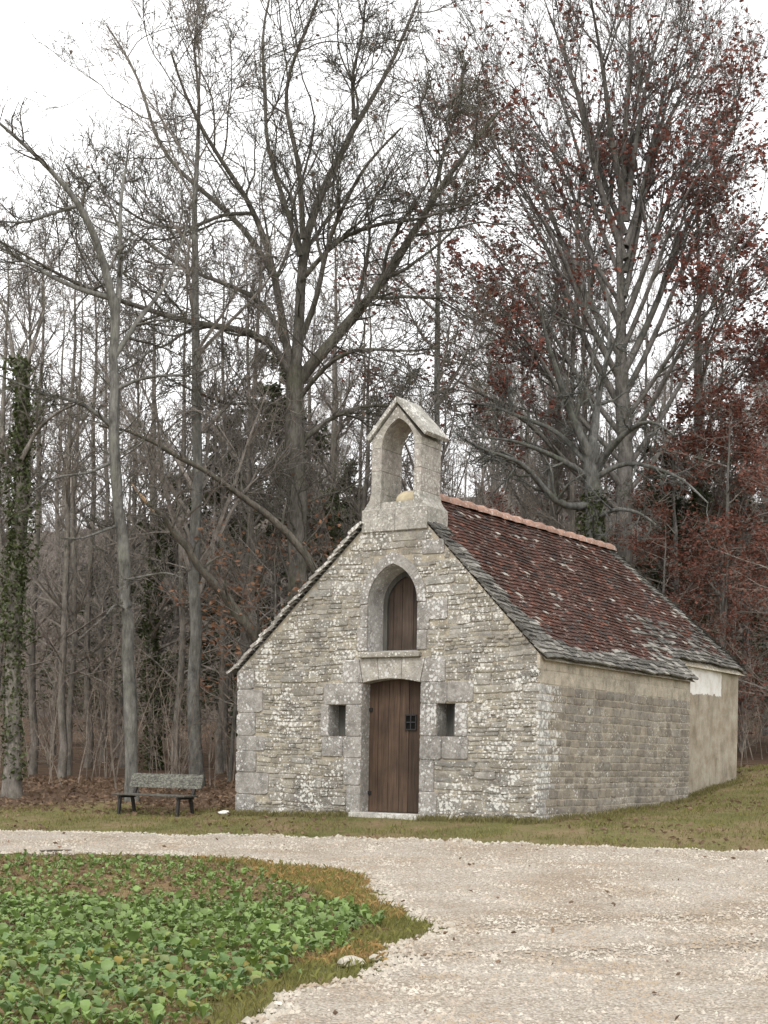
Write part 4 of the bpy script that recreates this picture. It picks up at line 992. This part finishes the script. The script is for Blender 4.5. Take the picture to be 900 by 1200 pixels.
S1 = [dict(n=36, tr=(.16, .99), ang=(30, 60), lr=.26, npts=8, wb=.12, up=.09, rr=.5, rtip=.012, taper=.6, rmax=.07, sides=4), dict(n=8, tr=(.15, 1), ang=(28, 58), lr=.45, npts=5, wb=.15, up=.05, rr=.6, rtip=.009), dict(n=6, tr=(.1, 1), ang=(28, 58), lr=.5, npts=4, wb=.15, up=.04, rr=.7, rtip=.0095, taper=.3), dict(n=2.4, tr=(.1, 1), ang=(28, 58), lr=.65, npts=3, wb=.15, up=.04, rr=.8, rtip=.008, taper=.2)]
S2 = [dict(n=30, tr=(.2, .99), ang=(28, 58), lr=.3, npts=8, wb=.1, up=.1, rr=.55, rtip=.012, taper=.5, rmax=.08, sides=4)] + S1[1:]
S3 = [dict(n=30, tr=(.1, .99), ang=(35, 70), lr=.2, npts=7, wb=.12, up=.06, rr=.5, rtip=.009, taper=.5, rmax=.03)] + [dict(n=6, tr=(.15, 1), ang=(28, 58), lr=.5, npts=4, wb=.15, up=.05, rr=.6, rtip=.007), dict(n=5, tr=(.1, 1), ang=(28, 58), lr=.5, npts=3, wb=.15, up=.04, rr=.7, rtip=.006)]
protoA = build_tree('woodland_tree', 21, 19, .2, .01, .3, S1, 'wood_bark', 'twig_bark', wobl=.2)
protoB = build_tree('woodland_tree', 22, 20, .17, -.012, .4, S2, 'ash_bark', 'twig_bark', wobl=.16)
protoC = build_tree('slender_tree', 23, 15, .09, .015, .3, S3, 'wood_bark', 'twig_bark', sides=6, wobl=.12)
protoD = build_tree('russet_beech', 24, 9.5, .1, .0, .1, [dict(n=30, tr=(.12, .98), ang=(50, 85), lr=.36, npts=7, wb=.1, up=.0, rr=.5, rtip=.008, taper=.5, rmax=.03, flat=.4), dict(n=8, tr=(.15, 1), ang=(30, 60), lr=.45, npts=4, wb=.12, up=.0, rr=.6, rtip=.006, flat=.5), dict(n=5, tr=(.1, 1), ang=(30, 60), lr=.5, npts=3, wb=.12, up=0, rr=.7, rtip=.005)], 'beech_bark', 'twig_bark', ('leaves', 'russet_leaf', 5800, .052, .12, .5))
protoF = build_tree('ivied_tree', 26, 18, .17, .0, .4, S1, 'wood_bark', 'twig_bark', ivy=4500)
protoE = build_tree('evergreen_tree', 25, 14, .16, 0, .1, [dict(n=75, tr=(.12, .99), ang=(75, 105), lr=.26, npts=6, wb=.06, up=.02, rr=.4, rtip=.01, taper=.85, rmax=.03), dict(n=9, tr=(.15, 1), ang=(40, 75), lr=.4, npts=4, wb=.1, up=-.06, rr=.5, rtip=.007, flat=.6)], 'wood_bark', 'twig_bark', ('foliage', 'needle', 16000, .085, .1, .6))
def copy_tree(o_, loc, rz, sc, label, cat, group):
    r = o_.copy(); COL.objects.link(r); r.location = loc; r.rotation_euler = (0, 0, rz); r.scale = (sc[0], sc[0], sc[1]); tag(r, label, cat, group)
    for ch in o_.children: c2 = ch.copy(); COL.objects.link(c2); c2.parent = r
    return r
USED = set()
def put(proto, u, d, sc=(1, 1), rz=None, label='', cat='tree', group=None):
    p = ray(u, 900) * d; x, y = p[0], p[1]; loc = (x, y, H1(x, y)); rz = rnd.uniform(0, 6.28) if rz is None else rz
    if proto.name not in USED:
        USED.add(proto.name); proto.location = loc; proto.rotation_euler = (0, 0, rz); proto.scale = (sc[0], sc[0], sc[1]); tag(proto, label, cat, group); return proto
    return copy_tree(proto, loc, rz, sc, label, cat, group)
GW = 'bare trees of the wood behind the chapel'
LA = 'tall bare woodland tree with brown-grey trunk in the wood behind'
LB = 'tall bare woodland tree with pale upright limbs in the wood behind'
LC = 'slender bare pole of a tree in the wood behind'
put(protoB, 232, 33.5, (.85, .92), 1.0, 'thick pale trunked tree in the wood between bench and chapel')
put(protoC, 286, 37, (1.2, 1.05), .3, 'thin pale pole tree beside the oak above the chapel eave')
put(protoF, 390, 46, (1, 1), .2, 'ivied woodland tree behind the chapel', group='ivied trees behind the chapel')
put(protoF, 182, 43, (1, .8), 2.2, 'ivied woodland tree behind the bench', group='ivied trees behind the bench')
put(protoF, 825, 47, (1.3, 1.05), 1.2, 'ivied woodland tree among russet beeches', group='ivied trees among beeches')
for u, d, s_ in [(38, 40, 1.05), (72, 37, .95), (103, 44, 1.1), (62, 52, 1.2), (-8, 38, 1.0), (120, 49, 1.15), (206, 39, 1.0), (258, 41, 1.05)]: put(protoC, u, d, (1.15, s_), None, 'slender bare pole of a tree at the wood edge behind bench', group='slender trees behind the bench')
placed = []
for k in range(92):
    for _ in range(40):
        d = 39 + 85 * rnd.random() ** 1.2; u = rnd.uniform(-60, 960); x = (u - 450) / FPX * d
        if all((x - a) ** 2 + (d - b_) ** 2 > 3.0 for a, b_ in placed): break
    placed.append((x, d)); ty = rnd.random(); hs = .74 + .16 * sstep(150, 650, u) + rnd.uniform(-.08, .12) + .1 * sstep(70, 120, d)
    if ty < .42: put(protoA, u, d, (rnd.uniform(.55, .8) * (1 + .4 * sstep(50, 80, d)), hs), None, LA, group=GW)
    elif ty < .72: put(protoB, u, d, (rnd.uniform(.55, .8) * (1 + .4 * sstep(50, 80, d)), hs), None, LB, group=GW + ' with pale limbs')
    else: put(protoC, u, d, (rnd.uniform(.9, 1.4), hs * 1.15), None, LC, group='slender trees of the wood')
for k in range(26):     # the wood goes on beyond both sides of the picture
    u = rnd.uniform(-330, -70) if k % 2 else rnd.uniform(970, 1260); d = rnd.uniform(38, 70)
    put((protoA, protoB, protoC)[k % 3], u, d, (rnd.uniform(.6, .9), rnd.uniform(.8, 1.0)), None, (LA, LB, LC)[k % 3], group=(GW, GW + ' with pale limbs', 'slender trees of the wood')[k % 3])
for u, d, s in [(905, 43, 1.05), (838, 42, 1.1), (792, 43.5, 1.1), (870, 47, 1.3), (768, 41, .75), (640, 54, 1.2), (925, 38, .8)]:
    put(protoD, u, d, (s, s), None, 'understorey beech with russet leaves right of the chapel roof', group='russet beeches')
for u, d, s in [(262, 44, (.8, .8)), (318, 48, (1, 1.0)), (205, 52, (.9, .75)), (400, 55, (.9, .8)), (770, 48, (.9, .75)), (848, 54, (1, .8)), (120, 60, (1, .6))]:
    put(protoE, u, d, s, None, 'dark evergreen standing among the bare trees', group='evergreens in the wood')
# young oaks with brown leaves in front of the oak trunk
def young(u, d, s, seed, label):
    r = build_tree('young_oak', seed, 4.6 * s, .05, .02, .1, [dict(n=16, tr=(.3, .98), ang=(45, 80), lr=.42, npts=6, wb=.16, up=.02, rr=.5, rtip=.006, taper=.4), dict(n=6, tr=(.15, 1), ang=(30, 60), lr=.45, npts=4, wb=.15, up=0, rr=.6, rtip=.005)], 'oak_bark', 'twig_bark', ('leaves', 'oak_leaf', 520, .065, .11, 1.2))
    p = ray(u, 900) * d; r.location = (p[0], p[1], H1(p[0], p[1])); tag(r, label, 'tree')
young(318, 33.5, 1.35, 31, 'young oak with dry brown leaves beside the big oak trunk')
young(268, 36, 1.5, 32, 'young oak with sparse dry leaves behind leaning dead trunk')
young(372, 37, 1.5, 33, 'young oak with dry leaves just behind the chapel gable')

# --- undergrowth thicket: uncountable thin stems
R = np.random.RandomState(3)
def thicket(name, label, n, xr, yr, hr, mat, rtw):
    x = R.uniform(*xr, n); y = R.uniform(*yr, n); x = x * y / 40.0; ok = ~in_chapel(x, y) & ~((x > 1) & (y < 36)); x, y = x[ok], y[ok]; K = len(x)
    h = R.uniform(*hr, K) * (.6 + .4 * (y - yr[0]) / (yr[1] - yr[0])); p = np.empty((K, 6, 3)); d = np.stack([R.randn(K) * .12, R.randn(K) * .12, np.ones(K)], 1); p[:, 0] = np.stack([x, y, H(x, y) - .05], 1)
    for k in range(1, 6): d[:, :2] += R.randn(K, 2) * .13; p[:, k] = p[:, k - 1] + d * (h / 5)[:, None]
    r0 = R.uniform(.01, .024, K); rad = r0[:, None] * np.linspace(1, .25, 6)[None]
    a = spawn(R, p, rad, 8, (.12, 1), (30, 70), .32, 4, .14, .04, .5, rtw); b2 = spawn(R, *a, 3.5, (.2, 1), (30, 60), .5, 3, .14, .03, .7, rtw * .85)
    V, F = tubes([(p, rad, 3), (*a, 3), (*b2, 3)]); tag(obj(name, mesh_np(name, V, F), mat), label, 'undergrowth', None, 'stuff')
thicket('undergrowth', 'brown leafless thicket of thin stems under the wood', 560, (-13.5, 13.5), (31, 60), (1.8, 6.0), 'thicket_bark', .006)
thicket('far_undergrowth', 'distant mass of bare stems closing the wood', 380, (-13, 13), (60, 105), (5, 12), 'thicket_bark', .013)

# ------------------------------------------------------------------ bench
BY = 26.2; bx = P(181, 953, BY)[0]; bang = math.radians(-33)
bench = tag(empty('bench', (bx, BY, H1(bx, BY) - .04), bang), 'weathered wooden bench with lichened back on the grass', 'bench')
for y0, y1 in ((-.20, -.075), (-.065, .06), (.07, .20)):
    mb = MB(); mb.box((-.86, y0, .39), (.86, y1, .425)); mb.build('seat_plank', 'bench_wood', bench, bevel=.006)
mb = MB(); mb.box((-.86, 0, 0), (.86, .034, .27))
mb.v = [(x, .25 + y + z * .28, .53 + z * .96) for x, y, z in mb.v]; mb.build('backrest', 'bench_back', bench, bevel=.006)
for s in (-1, 1):
    x = s * .70
    def leg(pa, pb, w=.022, t=.028, nm='leg'):
        mb = MB(); (ya, za), (yb, zb) = pa, pb
        mb.add([(x - t, ya - w, za), (x + t, ya - w, za), (x + t, ya + w, za), (x - t, ya + w, za), (x - t, yb - w, zb), (x + t, yb - w, zb), (x + t, yb + w, zb), (x - t, yb + w, zb)], [(0, 3, 2, 1), (4, 5, 6, 7), (0, 1, 5, 4), (1, 2, 6, 5), (2, 3, 7, 6), (3, 0, 4, 7)])
        mb.build(nm, 'bench_frame', bench)
    leg((-.20, -.06), (-.15, .385)); leg((.27, -.06), (.16, .385)); leg((.215, .385), (.385, .80), .022, nm='back_support')
    mb = MB(); mb.box((x - .02, -.21, .345), (x + .02, .24, .384)); mb.build('bearer', 'bench_frame', bench)

# ------------------------------------------------------------------ gravel, grass, leaves, crop
R = np.random.RandomState(9)
def in_view(x, y, m=190): u = 450 + FPX * x / y; return (u > -m) & (u < 900 + m)
def scatter(n, xr, yr, test, near=0.0):
    y = yr[0] + (yr[1] - yr[0]) * R.rand(n) ** (1 + near); x = R.uniform(*xr, n); ok = in_view(x, y) & test(x, y); return x[ok], y[ok]
def gravel_stones(name, label, x, y, s, lift, mat):
    K = len(x); b = np.array([[1, 0, 0], [.2, .95, 0], [-.9, .3, 0], [-.3, -.9, 0], [.1, .05, .75], [.55, .35, .45]]); F0 = np.array([[0, 1, 5], [1, 4, 5], [0, 5, 4], [1, 2, 4], [2, 3, 4], [3, 0, 4]])
    an = R.rand(K) * 6.28; c_, s_ = np.cos(an), np.sin(an); bb_ = b[None] * (1 + .3 * R.randn(K, 6, 3)) * s[:, None, None]
    V = np.stack([bb_[:, :, 0] * c_[:, None] - bb_[:, :, 1] * s_[:, None] + x[:, None], bb_[:, :, 0] * s_[:, None] + bb_[:, :, 1] * c_[:, None] + y[:, None], bb_[:, :, 2] + (H(x, y) + lift)[:, None]], 2).reshape(-1, 3)
    F = (F0[None] + (np.arange(K) * 6)[:, None, None]).reshape(-1, 3); tag(obj(name, mesh_np(name, V, [F]), mat), label, 'gravel', None, 'stuff')
x, y = scatter(130000, (-8, 8), (7.5, 24), in_track, .6); gravel_stones('loose_gravel', 'loose limestone chippings covering the track', x, y, .008 + .016 * R.rand(len(x)) ** 2, .018, 'gravel_stone')
ex_, ey_ = scatter(60000, (-8, 8), (8, 24), lambda x, y: in_track(x, y) & ~(in_track(x, y + .35) & in_track(x - .3, y) & in_track(x, y - .35)), 0)
gravel_stones('gravel_edge', 'coarser pale stones heaped along the edges of the track', ex_[:5000], ey_[:5000], .015 + .028 * R.rand(len(ex_[:5000])) ** 2, .012, 'pale_stone')

def blades(name, label, x, y, h, w, mat, lean=.5, cat='grass'):
    K = len(x); a = R.rand(K) * 6.28; ln = lean * R.rand(K); z = H(x, y) + .005; b_ = R.rand(K) * 6.28
    dx, dy = np.cos(a) * w, np.sin(a) * w; tx, ty = np.cos(b_) * ln * h, np.sin(b_) * ln * h
    V = np.stack([np.stack([x - dx, y - dy, z], 1), np.stack([x + dx, y + dy, z], 1), np.stack([x + dx * .6 + tx * .45, y + dy * .6 + ty * .45, z + h * .6], 1), np.stack([x + tx, y + ty, z + h * (1 - .35 * ln)], 1)], 1).reshape(-1, 3)
    i = (np.arange(K) * 4)[:, None]; tag(obj(name, mesh_np(name, V, [i + np.array([[0, 1, 2]]), i + np.array([[0, 2, 3]])]), mat), label, cat, None, 'stuff')
turf_ok = lambda x, y: ~in_track(x, y) & ~in_chapel(x, y) & (y > 17)
x, y = scatter(135000, (-10, 13), (18, 36), turf_ok); ok = (x > 2) | (y < 27.5 + .8 * np.sin(x * .9)); x, y = x[ok], y[ok]
pat = .6 + .4 * np.sin(x * 2.1 + y) * np.sin(y * 1.7 - x * .6); blades('short_grass', 'short yellow-green grass round the chapel and up the bank', x, y, (.025 + .05 * R.rand(len(x))) * pat, .006, 'grass')
wl = []
for k in range(9000):
    q = cl(R.uniform(-3.3, 2.75), -.05 - .25 * R.rand() ** 2) if k % 2 else (cl(2.72 + .22 * R.rand() ** 2, R.uniform(-.1, 6.7)) if k % 4 else cl(2.36 + .25 * R.rand() ** 2, R.uniform(6.7, 10.7)))
    if not (k % 2 and -.8 < (q - CH) @ EX < .6): wl.append(q)
wl = np.array(wl); blades('wall_foot_grass', 'longer tufts of grass along the foot of the chapel walls', wl[:, 0], wl[:, 1], .03 + .1 * R.rand(len(wl)) ** 2, .006, 'grass', .7)
x, y = scatter(70000, (-10, 13), (18, 36), turf_ok); ok = np.sin(x * 3.1 + 1.3 * y) * np.sin(2.2 * y - x) + .5 * np.sin(6 * x - 3 * y) > .35; ok &= (x > 2) | (y < 27.2); x, y = x[ok], y[ok]; blades('moss_grass', 'greener tufts in the turf round the chapel', x, y, .03 + .07 * R.rand(len(x)) ** 1.5, .007, 'grass_green', .8)
isl = lambda x, y: ~in_track(x, y) & ~in_field(x, y) & (y < 19) & (y < nl_[1] + .5)
x, y = scatter(90000, (-6, 2), (7, 19.5), isl); blades('field_margin_grass', 'green and tawny grass along the rim of the crop patch', x, y, .03 + .09 * R.rand(len(x)) ** 2, .004, 'grass_green', .9)
x, y = scatter(26000, (-3, 2), (11, 19.5), isl); ok = np.sin(x * 2.3 + 1) * np.sin(y * 1.3 + .4) > -.3; x, y = x[ok], y[ok]; blades('dry_grass', 'tawny dry grass beside the track bend', x, y, .04 + .06 * R.rand(len(x)), .004, 'straw', 1.2)
x, y = scatter(9000, (-9, 9), (25.5, 38), lambda x, y: ~in_chapel(x, y) & ((y > 26.3) & (x < 1) | (y > 35))); V, F = leaves(R, np.stack([x, y, H(x, y) + .015], 1), .06, .9); tag(obj('leaf_litter', mesh_np('leaf_litter', V, F), 'dead_leaf'), 'brown fallen leaves under the trees behind the bench', 'fallen leaves', None, 'stuff')
x, y = scatter(9000, (-9, 13), (18, 36), turf_ok); ok = (np.sin(x * 1.3 + .7 * y) + R.randn(len(x)) * .7 > .2); x, y = x[ok], y[ok]; V, F = leaves(R, np.stack([x, y, H(x, y) + .03], 1), .04, .3); tag(obj('scattered_leaves', mesh_np('scattered_leaves', V, F), 'dead_leaf'), 'odd brown leaves scattered over the grass bank', 'fallen leaves', None, 'stuff')

x, y = scatter(260, (-6, 7), (8, 23), in_track); V, F = leaves(R, np.stack([x, y, H(x, y) + .04], 1), .03, .3); tag(obj('track_leaves', mesh_np('track_leaves', V, F), 'dead_leaf'), 'few dry leaves lying on the pale gravel', 'fallen leaves', None, 'stuff')
# crop plants
def leaf_mesh(seed, L, wd):
    r_ = random.Random(seed); vs_, fs_ = [], []; n = 6; prof_ = [.07, .10, .6, .9, 1.0, .62, .2]; arcs = r_.uniform(.5, 1.2); tw = r_.uniform(-.3, .3)
    for k in range(n + 1):
        s_ = k / n; yv = L * s_ * (1 - .12 * s_); zv = L * (arcs * math.sin(s_ * 2.2) * .62 + .05); w = wd * prof_[k] * r_.uniform(.7, 1.3)
        cup = .25 * w
        for q, o_ in ((-1, 1), (0, 0), (1, 1)): vs_.append((q * w + tw * s_ * .03, yv + (r_.uniform(-.1, .1) * w if q else 0), zv + cup * o_ + (r_.uniform(-.3, .3) * w if q else 0)))
    for k in range(n):
        for q in (0, 1): b0 = k * 3 + q; fs_.append((b0, b0 + 1, b0 + 4, b0 + 3))
    me_ = bpy.data.meshes.new('leaf'); me_.from_pydata(vs_, [], fs_); me_.polygons.foreach_set('use_smooth', [True] * len(fs_)); return me_
LM = [leaf_mesh(40 + i, (.10, .115, .135, .15, .11, .125, .09)[i], (.026, .03, .033, .036, .032, .029, .024)[i]) for i in range(7)]
for i, me_ in enumerate(LM): me_.materials.append(M['crop_leaf_old' if i == 4 else 'crop_leaf_yellow' if i == 6 else 'crop_leaf'])
fx, fy = scatter(22000, (-7, 1), (7.2, 19), in_field); PL = []
for a_, b_ in zip(fx, fy):
    u = 450 + FPX * a_ / b_; dens = 1.0 if b_ < 14.6 else .45
    if R.rand() > dens or u < -70 or b_ < 8.2: continue
    if all((a_ - p[0]) ** 2 + (b_ - p[1]) ** 2 > (.09 if b_ < 14.6 else .14) ** 2 for p in PL[-4000:]): PL.append((a_, b_))
PL.sort(key=lambda p: (not (-15 < 450 + FPX * p[0] / p[1] < 915 and p[1] > 8.6), p[1]))
GC = 'crop plants in the patch inside the track bend'; LBL = 'leafy green crop plant in the patch inside the track bend'
rest = MB()
def leaf_tf(x, y, z, a, tilt, s):
    return Matrix.Translation((x, y, z)) @ Matrix.Rotation(a, 4, 'Z') @ Matrix.Rotation(tilt, 4, 'X') @ Matrix.Scale(s, 4)
for i, (a_, b_) in enumerate(PL):
    far = b_ > 14.6; s = rnd.uniform(.6, 1.02) * (.75 if far else 1); nl = rnd.randint(7, 10); z_ = H1(a_, b_) + .012; r0 = rnd.uniform(0, 6.28)
    if i < 290:
        pr_ = tag(empty('crop_plant', (a_, b_, z_)), LBL, 'plant', GC)
        for q in range(nl):
            lo = bpy.data.objects.new('leaf', LM[rnd.choice((0, 1, 2, 3, 4, 5, 0, 1, 2, 3, 5, 6))]); COL.objects.link(lo); lo.parent = pr_
            lo.matrix_local = leaf_tf(0, 0, 0, r0 + q * 6.28 / nl + rnd.uniform(-.35, .35), rnd.uniform(-.3, .85), s * rnd.uniform(.5, 1.35))
    else:
        for q in range(nl):
            me_ = LM[rnd.choice((0, 1, 2, 3, 4, 5, 0, 1, 2, 3, 5, 6))]; T = leaf_tf(a_, b_, z_, r0 + q * 6.28 / nl + rnd.uniform(-.35, .35), rnd.uniform(-.3, .85), s * rnd.uniform(.5, 1.35))
            rest.add([T @ v.co for v in me_.vertices], [tuple(p.vertices) for p in me_.polygons])
if rest.v: tag(rest.build('far_crop_plants', 'crop_leaf', None, True), 'farther crop plants thinning out towards the track', 'plants', None, 'stuff')
x, y = scatter(5000, (-7, 1), (12, 19), in_field); V, F = leaves(R, np.stack([x, y, H(x, y) + .03], 1), .04, .4); tag(obj('field_dead_leaves', mesh_np('field_dead_leaves', V, F), 'dead_leaf'), 'withered leaves lying between the crop plants', 'fallen leaves', None, 'stuff')
x, y = scatter(36000, (-7, 1), (7.2, 19), in_field); blades('field_weeds', 'thin grass growing between the crop plants', x, y, .03 + .06 * R.rand(len(x)) ** 2, .004, 'grass_green', .8)
x, y = hit(65, 1000); 
ql = np.array([[(-.22, 0, .03), (-.08, .02, .035), (.1, -.01, .04), (.24, .03, .035)]]); V, F = tubes([(ql, np.array([[.012, .014, .012, .008]]), 6)]); st = obj('fallen_stick', mesh_np('fallen_stick', V, F, True), 'dead_wood'); st.location = (x, y, H1(x, y)); st.rotation_euler = (0, 0, .5)
tag(st, 'short dark stick lying at the edge of the gravel', 'stick')
print('tris', sum(sum(len(p.vertices) - 2 for p in me_.polygons) if len(me_.polygons) < 0 else len(me_.loops) - 2 * len(me_.polygons) for me_ in bpy.data.meshes), 'objects', len(bpy.data.objects), 'plants', len(PL), 'stones', len(STN), len(SST), 'tiles', len(TIL))
